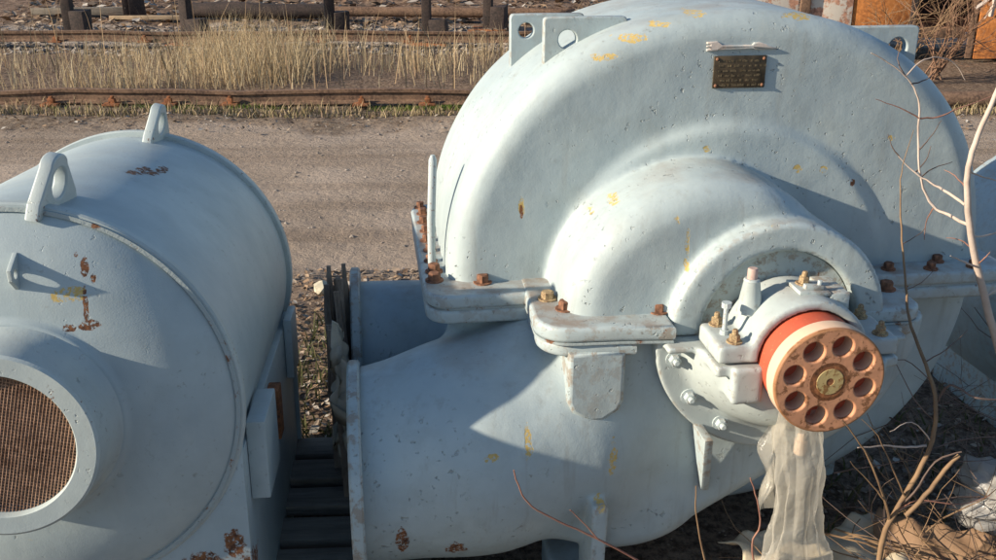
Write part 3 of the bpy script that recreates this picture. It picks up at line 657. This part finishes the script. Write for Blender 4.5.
o = MB().box(-8.3, -6.6, 17.9, 18.1, .16, .26, jit=.02).build('weathered_beam', M_WOOD, bevel=.01)
tag(o, 'weathered beam lying far left beyond the rails', 'beam')
posts = [(70, 24, 'leftmost dark post with a block at its foot beyond the far rail'), (127, 9, 'short far post second from the left beyond the rails'), (187, 26, 'dark post at the left end of the blackened log'),
         (330, 20, 'dark post at the left end of the long rusty pipe'), (427, 23, 'dark post behind the middle of the long rusty pipe'), (488, 13, 'far post nearest the pump behind the long rusty pipe')]
for i, (px, py, lab) in enumerate(posts):
    g_ = ground_at(px, py, .22 + .02 * i); r_ = empty('steel_post', (g_[0], g_[1], tz(g_[0], g_[1]) - .03), (0, 0, random.uniform(-.3, .3)))
    tag(r_, lab, 'post', 'posts standing beyond the railway')
    MB().box(-.07, .07, -.07, .07, 0, 1.9, jit=.015).build('shaft', M_DARKSTEEL, r_, bevel=.008)
    MB().box(.06, .30, -.14, .14, .05, .42, jit=.02).build('foot_block', M_DARKSTEEL, r_, bevel=.01)
    MB().box(-.30, .34, -.2, .2, -.02, .06, jit=.02).build('base', M_RUST, r_, bevel=.008)
# rusty wagon body beyond the pump, upper right
wg = empty('scrap_wagon', (5.0, 13.4, 0)); tag(wg, 'rusty scrap wagon with an open dark side behind the pump', 'wagon')
M_ORANGE = rusty('orange_rust_sheet', (.42, .16, .045), (.24, .085, .03), scale=3); M_PEACH = rusty('peeling_white_sheet', (.50, .27, .18), (.24, .12, .08), paintc=(.62, .56, .48), amt=.52, scale=3)
def panel(nm, x0, x1, z0, z1, mt, y=0.): return MB().box(x0, x1, y, y + .06, z0, z1, jit=.012).build(nm, mt, wg, bevel=.008)
panel('side_panel', -2.2, -1.02, .45, 2.2, M_PEACH); panel('door_post', -1.0, -.87, .3, 2.3, M_RAIL, -.06); panel('side_panel', -.85, -.29, .45, 2.2, M_PEACH); panel('side_panel', -.27, .48, .45, 2.2, M_ORANGE)
panel('door_post', .49, .56, .3, 2.3, M_DARKSTEEL, -.05); panel('back_panel', .1, 2.6, .4, 2.3, M_DARKSTEEL, 1.6); panel('side_panel', 1.36, 2.6, .06, 1.0, M_ORANGE, -.12); panel('door_post', 1.27, 1.34, .05, 2.3, M_RAIL, -.10); panel('sill', -2.2, 1.25, .32, .46, M_RAIL, -.02)
panel('roof', -2.2, 2.6, 2.24, 2.3, M_DARKSTEEL, 0.1)
MB().box(-2.2, 2.6, .1, 1.6, .38, .44).build('deck', M_RUST, wg); MB().box(-2.2, 2.6, .08, 1.66, 2.3, 2.36).build('roof_sheet', M_RUST, wg)
m = MB().box(2.58, 2.64, 0, 1.66, .4, 2.3).build('end_panel', M_RUST, wg); m = MB().box(-2.26, -2.2, 0, 1.66, .4, 2.3).build('end_panel', M_RUST, wg)
for x in (-1.6, 1.8):
    w_ = MB().lathe([(0, -.05), (.30, -.05), (.30, .02), (.34, .03), (.34, .06), (0, .06)], 28).build('wheel', M_DARKSTEEL, wg); w_.location = (x, .12, .30)
# bundle of pale strips hanging over the wagon side
bun = MB()
for k in range(70):
    x = random.uniform(1.40, 2.4); z = random.uniform(.80, 1.5); l = random.uniform(.5, 1.1); an = random.gauss(-.95, .28)
    p0_ = Vector((x + 5.0, 13.25 - random.uniform(0, .18), z)); d_ = Vector((-math.cos(an) * .5, random.uniform(-.1, .05), math.sin(an) * .5)) * l
    bun.tube([p0_ - d_ * .6, p0_ + Vector((0, -.05, .03)), p0_ + d_ * .5], random.uniform(.012, .03), 4)
o = bun.build('strip_bundle', island('pale_strips', [(.55, .50, .46), (.38, .28, .22), (.25, .13, .08), (.66, .62, .58)])); o['kind'] = 'stuff'; tag(o, 'tangled bundle of pale strips draped on the rusty wagon side', 'debris')

# ------------------------------------------------------------------ grass, weeds, stones, litter (uncountable)
def blades(name, N, fx, hmin, hmax, wid, mat, label, cat, lean=.25):
    V = []; F = []
    for _ in range(N):
        x, y, hs = fx(); z = tz(x, y) - .01; h = random.uniform(hmin, hmax) * hs; an = random.uniform(0, math.pi); w = wid * random.uniform(.6, 1.3)
        dx, dy = math.cos(an) * w, math.sin(an) * w; la = random.uniform(0, 2 * math.pi); le = random.uniform(0, lean) * h
        lx, ly = math.cos(la) * le, math.sin(la) * le; n = len(V)
        V += [(x - dx, y - dy, z), (x + dx, y + dy, z), (x + dx * .7 + lx * .35, y + dy * .7 + ly * .35, z + h * .55), (x - dx * .7 + lx * .35, y - dy * .7 + ly * .35, z + h * .55), (x + lx, y + ly, z + h)]
        F += [(n, n + 1, n + 2, n + 3), (n + 3, n + 2, n + 4)]
    o = mk(name, V, F, mat); tag(o, label, cat, kind='stuff'); return o
def grass_xy():
    while True:
        x = random.uniform(-7.2, .9); y = random.uniform(11.0, 14.2)
        d = vnoise(np.array([x * 1.1]), np.array([y * 1.1]), 5)[0]; core = .62 * math.exp(-((x + 3.0) / 1.7) ** 2) + .20 * math.exp(-((x + .3) / 1.3) ** 2) + .10
        if random.random() < core * 2.2 * max(0, d - .18) ** 1.5: return x, y, (.34 + .62 * min(1, core)) * (.45 + .75 * d)
blades('dry_grass', 3900, grass_xy, .30, .95, .0042, M_GRASS, 'tall dry yellow grass between the two rails', 'grass', .65)
def stalk_xy():
    x = random.uniform(-7.5, 1.0); return x, random.uniform(11.0, 14.5), 1
blades('dead_stalks', 110, stalk_xy, .4, 1.1, .007, island('stalk', [(.26, .18, .10), (.36, .26, .16), (.18, .12, .08)]), 'scattered tall brown dead stalks among the dry grass', 'grass', .45)
def moss_xy():
    while True:
        x = random.uniform(-6.5, 1.4)
        if random.random() < max(0, 2.6 * vnoise(np.array([x * 1.7]), np.array([.5]), 31)[0] - 1.1): return x, 10.30 + random.gauss(0, .04) - .03, 1
blades('green_grass', 3000, moss_xy, .02, .065, .006, M_GREEN, 'strip of low green grass along the foot of the near rail', 'grass', .6)
def verge_xy(): return random.uniform(-6.5, 6.5), 9.6 + abs(random.gauss(0, .45)), 1
blades('verge_weeds', 5200, verge_xy, .03, .14, .006, island('verge', [(.24, .18, .10), (.13, .12, .05), (.40, .31, .19), (.18, .12, .08)]), 'thin low weeds on the verge before the near rail', 'weeds', .9)
def gap_xy():
    if random.random() < .6: return random.uniform(-.95, -.25), random.uniform(3.35, 4.6), 1
    return random.uniform(1.1, 2.4), random.uniform(2.1, 4.0), 1
blades('shade_weeds', 1300, gap_xy, .03, .13, .005, M_WEED, 'dark weeds growing in the shade around the machines', 'weeds', .9)
def scatter_flat(name, N, fx, smin_, smax_, mat, label, cat):
    V = []; F = []
    for _ in range(N):
        x, y = fx(); s_ = random.uniform(smin_, smax_); an = random.uniform(0, 6.28); z = tz(x, y) + random.uniform(.001, .012); n = len(V)
        e = Vector((math.cos(an), math.sin(an), random.uniform(-.5, .5))) * s_; g_ = Vector((-math.sin(an), math.cos(an), random.uniform(-.5, .5))) * s_ * random.uniform(.3, .7)
        c_ = Vector((x, y, z + s_ * .3)); V += [c_ - e, c_ - g_ + Vector((0, 0, .2 * s_)), c_ + e, c_ + g_]; F += [(n, n + 1, n + 2, n + 3)]
    o = mk(name, V, F, mat); tag(o, label, cat, kind='stuff')
def lit_xy():
    r = random.random()
    if r < .45: return random.uniform(-1.2, .2), random.uniform(3.1, 5.4)
    if r < .7: return random.uniform(.9, 2.6), random.uniform(1.7, 4.5)
    return random.uniform(-6.5, 6.5), 9.55 + random.gauss(0, .35)
scatter_flat('leaf_litter', 6500, lit_xy, .008, .028, M_LITTER, 'dead leaves and chips strewn over the dirt', 'leaves')
def lit2_xy(): return random.uniform(-9, 6), random.uniform(15.3, 23)
scatter_flat('far_litter', 5000, lit2_xy, .03, .12, M_LITTER, 'brown litter and scraps covering the far ground beyond the rails', 'litter')
def stones(name, N, fx, a_, b_, label):
    V = []; F = []
    base = [(0, 0, 1), (.9, 0, .2), (.3, .85, .25), (-.75, .5, .2), (-.7, -.55, .25), (.25, -.9, .2), (0, 0, -.5)]
    tri = [(0, 1, 2), (0, 2, 3), (0, 3, 4), (0, 4, 5), (0, 5, 1), (6, 2, 1), (6, 3, 2), (6, 4, 3), (6, 5, 4), (6, 1, 5)]
    for _ in range(N):
        x, y = fx(); s_ = a_ + (b_ - a_) * random.random() ** 3; an = random.uniform(0, 6.28); c_, q_ = math.cos(an), math.sin(an); z = tz(x, y); n = len(V); sz = random.uniform(.4, .8)
        for p in base:
            j = [k * random.uniform(.8, 1.2) for k in p]; V.append((x + s_ * (j[0] * c_ - j[1] * q_), y + s_ * (j[0] * q_ + j[1] * c_), z + s_ * sz * j[2]))
        F += [tuple(i + n for i in f) for f in tri]
    o = mk(name, V, F, M_STONE); tag(o, label, 'stones', kind='stuff')
def lane_xy(): return random.uniform(-5.5, 6.5), random.uniform(3.4, 10.0)
stones('lane_pebbles', 3000, lane_xy, .004, .024, 'small pebbles strewn over the packed dirt lane')
stones('rail_ballast', 3800, lambda: (random.uniform(-8, 2), random.uniform(14.0, 16.8)), .015, .07, 'ballast stones around the farther rail')
# one larger pale stone in the gap
g_ = ground_at(323, 293); V = []; m = MB()
bm = bmesh.new(); bmesh.ops.create_icosphere(bm, subdivisions=2, radius=.05)
for v in bm.verts: v.co *= random.uniform(.75, 1.15); v.co.z *= .8
me = bpy.data.meshes.new('stone'); bm.to_mesh(me); bm.free()
o = link('pale_stone', me, twig('pale_stone', (.42, .38, .28), (.55, .50, .38)), loc=(g_[0], g_[1], .03)); tag(o, 'pale lump of stone on the dirt between motor and pump', 'stone')

# ------------------------------------------------------------------ timber between the machines
pal = empty('timber_mat', (-.60, 2.75, 0), (0, 0, R(4))); tag(pal, 'row of dark weathered planks on the ground between motor and pump', 'planks')
for k, y in enumerate((-.62, -.44, -.26, -.09, .09, .25, .42)):
    MB().box(-.36 + random.uniform(-.04, .04), .42 + random.uniform(-.05, .05), y - .062, y + .062, .075, .115 + random.uniform(-.008, .012), jit=.006).build('plank', M_WOOD, pal, rot=(random.uniform(-.03, .03), 0, random.uniform(-.03, .03)), bevel=.006)
for x in (-.25, .3): MB().box(x - .05, x + .05, -.75, .5, -.02, .074).build('bearer', M_WOOD, pal, bevel=.006)
# rotten board and sacking against the far branch flange
def rag(name, pts_px, a, mat, label, cat, thick=.012, seedk=0):
    return None
rb = empty('rotten_board', PUMP.world(-1.205, 1.20, -.91), (0, 0, PUMP.ang)); tag(rb, 'splintered rotten board standing against the far pipe flange', 'board')
for k in range(16):
    y = -.30 + k * .035 + random.uniform(-.01, .01); h = .60 + .18 * math.exp(-((k - 9) / 4.5) ** 2) + random.uniform(-.06, .06); x = random.uniform(-.05, .010); n = 9; V = []; F = []
    for i in range(n):
        f = i / (n - 1); z = .01 + h * f; wy = (.034 if f < .75 else .034 * (1 - (f - .75) / .25 * .85)) * random.uniform(.8, 1.1); wx = .017 * random.uniform(.7, 1.2) * (1 if f < .8 else .6); ox = x + random.uniform(-.004, .004) - .02 * f * (k % 3 == 0); oy = y + random.uniform(-.004, .004)
        V += [(ox - wx, oy - wy, z), (ox + wx, oy - wy * .9, z), (ox + wx, oy + wy, z), (ox - wx, oy + wy * .9, z)]
    for i in range(n - 1):
        for q in range(4): F.append((i * 4 + q, i * 4 + (q + 1) % 4, i * 4 + 4 + (q + 1) % 4, i * 4 + 4 + q))
    F += [(3, 2, 1, 0), tuple(range(n * 4 - 4, n * 4))]
    mk('splinter', V, F, M_WOODR, rb)
def crumple(name, grid_fn, nu, nv, mat, label, cat, solid=.003):
    V = [grid_fn(i / (nu - 1), j / (nv - 1)) for i in range(nu) for j in range(nv)]
    F = [(i * nv + j, (i + 1) * nv + j, (i + 1) * nv + j + 1, i * nv + j + 1) for i in range(nu - 1) for j in range(nv - 1)]
    o = mk(name, V, F, mat, smooth=True)
    if solid: md = o.modifiers.new('thickness', 'SOLIDIFY'); md.thickness = solid
    tag(o, label, cat); return o
M_SACK = twig('sacking', (.40, .35, .27), (.56, .50, .40))
def sack(u, v):
    w = -.20 - .42 * v - .05 * math.sin(u * 9) - .03 * math.sin(u * 23); a_ = .86 + .10 * (u - .5) * (1 - .5 * v) + .025 * math.sin(8 * v)
    x = -1.205 - .02 * math.sin(3 * u + 6 * v) - .06 * v * (1 - v) - .016 * math.sin(17 * v + 7 * u) - .010 * math.sin(31 * v - 12 * u)
    return tuple(PUMP.world(x, a_, w))
crumple('torn_sacking', sack, 12, 40, M_SACK, 'strip of pale torn sacking hanging beside the rotten board', 'cloth')

# ------------------------------------------------------------------ plastic film on the coupling, litter at lower right
def film_mat(name, col, alpha):
    t = NT(name); tr = t.n.new('ShaderNodeBsdfTranslucent'); tp = t.n.new('ShaderNodeBsdfTransparent'); m1 = t.n.new('ShaderNodeMixShader'); m2_ = t.n.new('ShaderNodeMixShader')
    c = t.mix(t.step(t.noise(12, 5), .35, .7), col, tuple(k * .8 for k in col)); t.lk(c, tr.inputs[0])
    t.done(c, .16, t.bump(t.noise(30, 4, .6, dist=1.2), .6, .010), spec=.8)
    m1.inputs[0].default_value = .50; t.lk(t.b.outputs[0], m1.inputs[1]); t.lk(tr.outputs[0], m1.inputs[2])
    m2_.inputs[0].default_value = alpha; t.lk(m1.outputs[0], m2_.inputs[1]); t.lk(tp.outputs[0], m2_.inputs[2]); t.lk(m2_.outputs[0], t.n['Material Output'].inputs[0]); return t.m
M_FILM = film_mat('plastic_film', (.80, .76, .66), .56)
def tri(x): return 2 * abs(2 * (x - math.floor(x + .5))) - 1
def film(u, v):
    th = 2 * math.pi * u; w = -.10 - .70 * v
    wid = .046 + .085 * v ** 1.8 + .010 * math.sin(9 * v); cx = -.030 + .075 * v + .01 * math.sin(7 * v)
    fold = 1 + .20 * tri(3 * u + .7 * v) + .16 * tri(8 * u - 1.1 * v) * (.4 + v) + .07 * tri(5 * v + 4 * u)
    jag = .05 * tri(6 * u) + .03 * tri(19 * u) if v > .93 else 0
    return tuple(PUMP.world(cx + wid * fold * math.cos(th) - .02 * v * v, .085 + .032 * fold * math.sin(th) - .02 * v, w + jag + .004 * tri(23 * v + 5 * u)))
crumple('plastic_film', film, 150, 80, M_FILM, 'torn clear plastic film hanging below the orange coupling', 'plastic', solid=0)
def film2(u, v):
    return tuple(PUMP.world(-.085 + .05 * u + .012 * math.sin(12 * v + 3 * u), .13 + .03 * math.sin(9 * u + 5 * v), -.16 - .28 * v - .03 * math.sin(6 * u)))
crumple('plastic_shred', film2, 14, 30, M_FILM, 'ragged plastic shred left of the hanging film', 'plastic', solid=0)
def sheet(name, px, py, z, sx, sy, rz, mat, label, cat, amp=.02, seed=0, tilt=0.):
    g_ = ground_at(px, py, z); c_, s_ = math.cos(rz), math.sin(rz)
    def fn(u, v):
        x = (u - .5) * sx * (1 + .12 * math.sin(7 * v + seed)); y = (v - .5) * sy * (1 + .12 * math.sin(6 * u + seed)); 
        return (g_[0] + c_ * x - s_ * y, g_[1] + s_ * x + c_ * y, z + amp * (math.sin(9 * u + seed) * math.cos(7 * v + 2 * seed) + .5 * math.sin(23 * u * v + seed)) + tilt * (v - .5))
    return crumple(name, fn, 22, 22, mat, label, cat)
M_CARD = twig('cardboard', (.48, .40, .28), (.60, .52, .38)); M_CARDB = twig('brown_cardboard', (.20, .12, .07), (.28, .18, .11))
sheet('paper_scrap', 775, 548, .18, .26, .16, .3, M_CARD, 'creased pale paper scrap at the foot of the plastic film', 'paper', .02, 1)
sheet('cardboard_scrap', 935, 562, .10, .34, .20, -.4, M_CARDB, 'brown cardboard scrap under the twigs at the lower right', 'cardboard', .02, 2, .15)
sheet('cardboard_scrap', 865, 552, .10, .34, .22, .5, M_CARD, 'pale cardboard scrap right of the hanging plastic film', 'cardboard', .02, 4, .06)
M_SILV = film_mat('grey_plastic', (.62, .60, .57), .08)
def bag(u, v):
    g_ = ground_at(992, 505, .2); th = 2 * math.pi * u; ph = math.pi * v; r_ = .15 * (1 + .18 * tri(3 * u + 1.5 * v) * math.sin(ph) + .16 * tri(7 * u - 3 * v) * math.sin(ph) + .12 * tri(9 * v + 2 * u) * math.sin(ph))
    return (g_[0] + .05 + r_ * 1.0 * math.sin(ph) * math.cos(th), g_[1] + r_ * math.sin(ph) * math.sin(th), .22 + r_ * .75 * math.cos(ph))
crumple('plastic_bag', bag, 48, 30, M_SILV, 'crumpled greyish plastic bag at the right edge among the twigs', 'bag', solid=0)

# ------------------------------------------------------------------ sapling, twigs and shrubs
def PX(lst, a): return [Vector(PUMP.world(*PUMP.at_a(x, y, a_ if a_ is not None else a))) for x, y, a_ in [(q + (None,))[:3] for q in lst]]
def smooth_path(pts, n=4):
    out = []
    for i in range(len(pts) - 1):
        p0_, p1_, p2_, p3_ = pts[max(i - 1, 0)], pts[i], pts[i + 1], pts[min(i + 2, len(pts) - 1)]
        for k in range(n):
            t_ = k / n; out.append(.5 * ((2 * p1_) + (p2_ - p0_) * t_ + (2 * p0_ - 5 * p1_ + 4 * p2_ - p3_) * t_ ** 2 + (3 * p1_ - p0_ - 3 * p2_ + p3_) * t_ ** 3))
    return out + [pts[-1]]
def limb(m, pts, r0, r1, n=7):
    p = smooth_path(pts); k = len(p); m.tube([q + Vector([random.uniform(-.0012, .0012) for _ in range(3)]) for q in p], [r0 + (r1 - r0) * i / (k - 1) for i in range(k)], n)
sap = empty('sapling', PX([(1040, 560)], .45)[0].to_tuple()); sap.location.z = tz(sap.location.x, sap.location.y)
tag(sap, 'bare pale sapling leaning across the right edge of the pump', 'tree')
def built(m, name, mat, parent):
    o = m.build(name, mat, None, smooth=True, angle=60)
    if parent is not None: bpy.context.view_layer.update(); o.data.transform(parent.matrix_world.inverted()); o.parent = parent
    return o
base = sap.location.copy()
m = MB(); limb(m, [base + Vector((0, 0, -.03))] + PX([(1012, 400), (996, 340), (984, 295), (971, 235), (967, 190), (970, 160), (982, 125), (1000, 84), (1012, 40)], .45), .0135, .0055, 9); built(m, 'trunk', M_TWIGP, sap)
for lst, mt, r0, r1 in (
    ([(965, 205, .45), (948, 193, .52), (930, 182, .56), (914, 172, .58), (898, 156, .60)], M_TWIGP, .006, .002),
    ([(970, 226, .45), (948, 215, .52), (933, 206, .56), (921, 180, .58), (918, 135, .60), (919, 104, .60), (911, 83, .60), (895, 67, .60), (871, 53, .60)], M_TWIGP, .0065, .002),
    ([(979, 268, .45), (964, 262, .42), (950, 256, .40)], M_TWIGP, .005, .0015), ([(978, 264, .45), (985, 258, .42), (990, 252, .42)], M_TWIGR, .004, .001),
    ([(972, 236, .45), (985, 236, .5), (1005, 230, .55)], M_TWIGP, .005, .002), ([(968, 170, .45), (980, 176, .5), (996, 180, .55)], M_TWIGP, .004, .002),
    ([(919, 118, .60), (938, 117, .60), (960, 108, .60), (996, 95, .62)], M_TWIGR, .0035, .0018), ([(919, 118, .60), (900, 108, .60), (875, 99, .61)], M_TWIGR, .003, .001),
    ([(906, 76, .60), (920, 62, .62), (938, 57, .64), (955, 64, .66), (965, 80, .66)], M_TWIGP, .0035, .0012), ([(984, 298, .45), (996, 290, .5), (1010, 284, .5)], M_TWIGP, .006, .003)):
    m = MB(); limb(m, PX(lst, .5), r0 * .75, r1 * .8, 6); built(m, 'branch', mt, sap)
for lst in ([(919, 150, .60), (930, 138, .615), (941, 120, .62)], [(920, 178, .60), (934, 168, .61), (952, 162, .62)], [(916, 172, .585), (926, 160, .61), (931, 146, .62)], [(934, 207, .56), (926, 222, .60), (924, 240, .62)],
            [(911, 84, .60), (926, 80, .62), (936, 72, .63)], [(900, 158, .60), (893, 148, .61), (888, 134, .62)], [(905, 76, .60), (898, 62, .62), (899, 50, .63)], [(968, 190, .45), (955, 176, .5), (944, 170, .55)], [(975, 250, .45), (960, 240, .48), (946, 238, .5)]):
    m = MB(); limb(m, PX(lst, .5), .0024, .0009, 5); built(m, 'branch', M_TWIGD if lst[0][0] < 925 else M_TWIGR, sap)
# shrub whose main stem rises from the lower right across the pump
shr = empty('bare_shrub', PX([(880, 585)], .05)[0].to_tuple()); tag(shr, 'bare twiggy shrub rising from the litter right of the coupling', 'shrub')
shr.location.z = tz(shr.location.x, shr.location.y)
sb = shr.location.copy()
m = MB(); limb(m, [sb] + PX([(882, 545, .05), (898, 508, .05), (922, 465, .06), (934, 432, .08), (935, 395, .12), (922, 355, .2), (909, 318, .28), (906, 285, .35), (902, 240, .42), (900, 195, .48), (903, 165, .52), (914, 130, .56)], .1), .0085, .0008, 8); built(m, 'stem', M_TWIGB, shr)
for lst, mt, r0, r1 in (
    ([(926, 446, .07), (905, 447, .04), (885, 446, .02), (858, 448, 0)], M_TWIGP, .0045, .002), ([(890, 520, .05), (882, 492, .02), (868, 458, 0), (852, 432, -.02), (842, 420, -.02)], M_TWIGB, .006, .0015),
    ([(884, 500, .02), (868, 480, 0), (850, 462, -.02)], M_TWIGB, .004, .001), ([(905, 497, .05), (893, 470, .02), (878, 436, 0), (862, 420, 0)], M_TWIGB, .004, .001),
    ([(900, 505, .05), (915, 492, .0), (935, 462, -.02), (962, 452, -.03)], M_TWIGD, .006, .002), ([(896, 512, .05), (918, 500, .02), (960, 505, .0), (990, 495, .0)], M_TWIGR, .0035, .001),
    ([(930, 440, .07), (912, 422, .03), (890, 432, .0)], M_TWIGP, .003, .001), ([(935, 405, .12), (950, 385, .1), (975, 398, .05), (1000, 400, .05)], M_TWIGD, .005, .003),
    ([(925, 362, .2), (945, 350, .2), (968, 330, .25)], M_TWIGD, .003, .001), ([(934, 420, .1), (915, 400, .1), (890, 350, .15)], M_TWIGD, .003, .001), ([(930, 380, .15), (905, 360, .18), (880, 365, .2)], M_TWIGD, .0025, .001),
    ([(906, 290, .34), (922, 282, .36), (935, 268, .38)], M_TWIGD, .0022, .001), ([(902, 245, .42), (918, 235, .44), (925, 228, .45)], M_TWIGD, .002, .001), ([(928, 450, .07), (960, 440, .1), (1000, 436, .1)], M_TWIGD, .003, .0015)):
    m = MB(); limb(m, PX(lst, .1), r0 * .72, r1 * .8, 5); built(m, 'branch', mt, shr)
def grow(m, p, d, L, r, depth, spread=.6, up=.1):
    n = 5; pts = [p.copy()]; dd_ = d.normalized()
    for i in range(n):
        dd_ = (dd_ + Vector([random.gauss(0, .13) for _ in range(3)]) + Vector((0, 0, up * .3))).normalized(); pts.append(pts[-1] + dd_ * L / n)
    m.tube(pts, [r * (1 - .6 * i / n) for i in range(n + 1)], 5 if depth > 1 else 4, cap=False)
    if depth <= 0: return
    for k in range(random.randint(2, 4)):
        i = random.randint(1, n); nd = (dd_ + Vector([random.gauss(0, spread) for _ in range(3)])).normalized(); grow(m, pts[i], nd, L * random.uniform(.5, .8), r * .55, depth - 1, spread, up)
def shrub(name, loc, nst, L, r, mat, label, depth=3, spread=.6, lean=.5):
    root = empty(name, loc); tag(root, label, 'shrub')
    for k in range(nst):
        m = MB(); an = random.uniform(0, 6.28); grow(m, Vector((random.gauss(0, .05), random.gauss(0, .05), -.02)), Vector((math.cos(an) * lean, math.sin(an) * lean, 1)), L * random.uniform(.7, 1.1), r, depth, spread)
        m.build('stem', mat, root)
    return root
shrub('bare_shrub', (5.35, 12.1, 0), 9, 1.0, .013, twig('russet_bark', (.15, .085, .055), (.26, .15, .095)), 'reddish bare shrub in front of the open wagon behind the pump', 3)
shrub('bare_shrub', (4.75, 11.6, 0), 7, .8, .014, M_TWIGB, 'brown bare shrub beside the rusty pipe at the upper right', 3)
shrub('bare_shrub', (1.72, 2.55, 0), 5, .40, .006, M_TWIGD, 'low dark tangle of twigs in the shade at the right edge', 3, .8, .9)
shrub('bare_shrub', (1.30, 2.15, 0), 5, .28, .004, M_TWIGB, 'low brown twig tangle in front of the cardboard at lower right', 2, .9, 1.0)
def stick(name, lst, a, r0, r1, mat, label):
    m = MB(); limb(m, PX(lst, a), r0, r1, 7); o = m.build(name, mat, smooth=True, angle=60); tag(o, label, 'stick')
stick('broken_stick', [(906, 516), (925, 496), (945, 470), (959, 455)], -.02, .0065, .0055, M_TWIGB, 'thick broken stick lying diagonally among the twigs at lower right')
stick('thin_twig', [(514, 470), (520, 490), (532, 506), (560, 522), (595, 538), (640, 562), (690, 600)], .10, .0018, .0035, M_TWIGR, 'thin red twig arching in front of the pump inlet pipe')
stick('thin_twig', [(570, 510), (583, 522), (598, 539)], .10, .0015, .002, M_TWIGR, 'short forked twig tip beside the foot web of the pump')
stick('thin_twig', [(696, 486), (696, 510), (700, 540), (708, 575)], .12, .0015, .003, M_TWIGB, 'thin upright twig before the underside of the pump')
stick('thin_twig', [(750, 478), (757, 500), (760, 525), (752, 545), (757, 575)], .10, .0018, .003, M_TWIGR, 'thin curved twig left of the hanging plastic film')
# fallen twig tangle over the litter at the lower right
def tangle(name, N, cx, cy, sx, sy, z0, z1, L, r, mat, label):
    m = MB()
    for _ in range(N):
        p = Vector((random.gauss(cx, sx), random.gauss(cy, sy), random.uniform(z0, z1))); an = random.uniform(0, 6.28); grow(m, p, Vector((math.cos(an), math.sin(an), random.uniform(-.1, .7))), L * random.uniform(.5, 1.2), r * random.uniform(.6, 1.3), 1, .7, 0)
    o = m.build(name, mat); tag(o, label, 'twigs', kind='stuff')
tangle('fallen_twigs', 60, 1.45, 2.25, .28, .25, .02, .22, .35, .0028, M_TWIGB, 'tangle of thin brown fallen twigs over the litter at lower right')
tangle('fallen_twigs', 40, 1.65, 2.75, .25, .35, .02, .40, .40, .0028, M_TWIGD, 'tangle of thin dark twigs in the shade right of the pump')
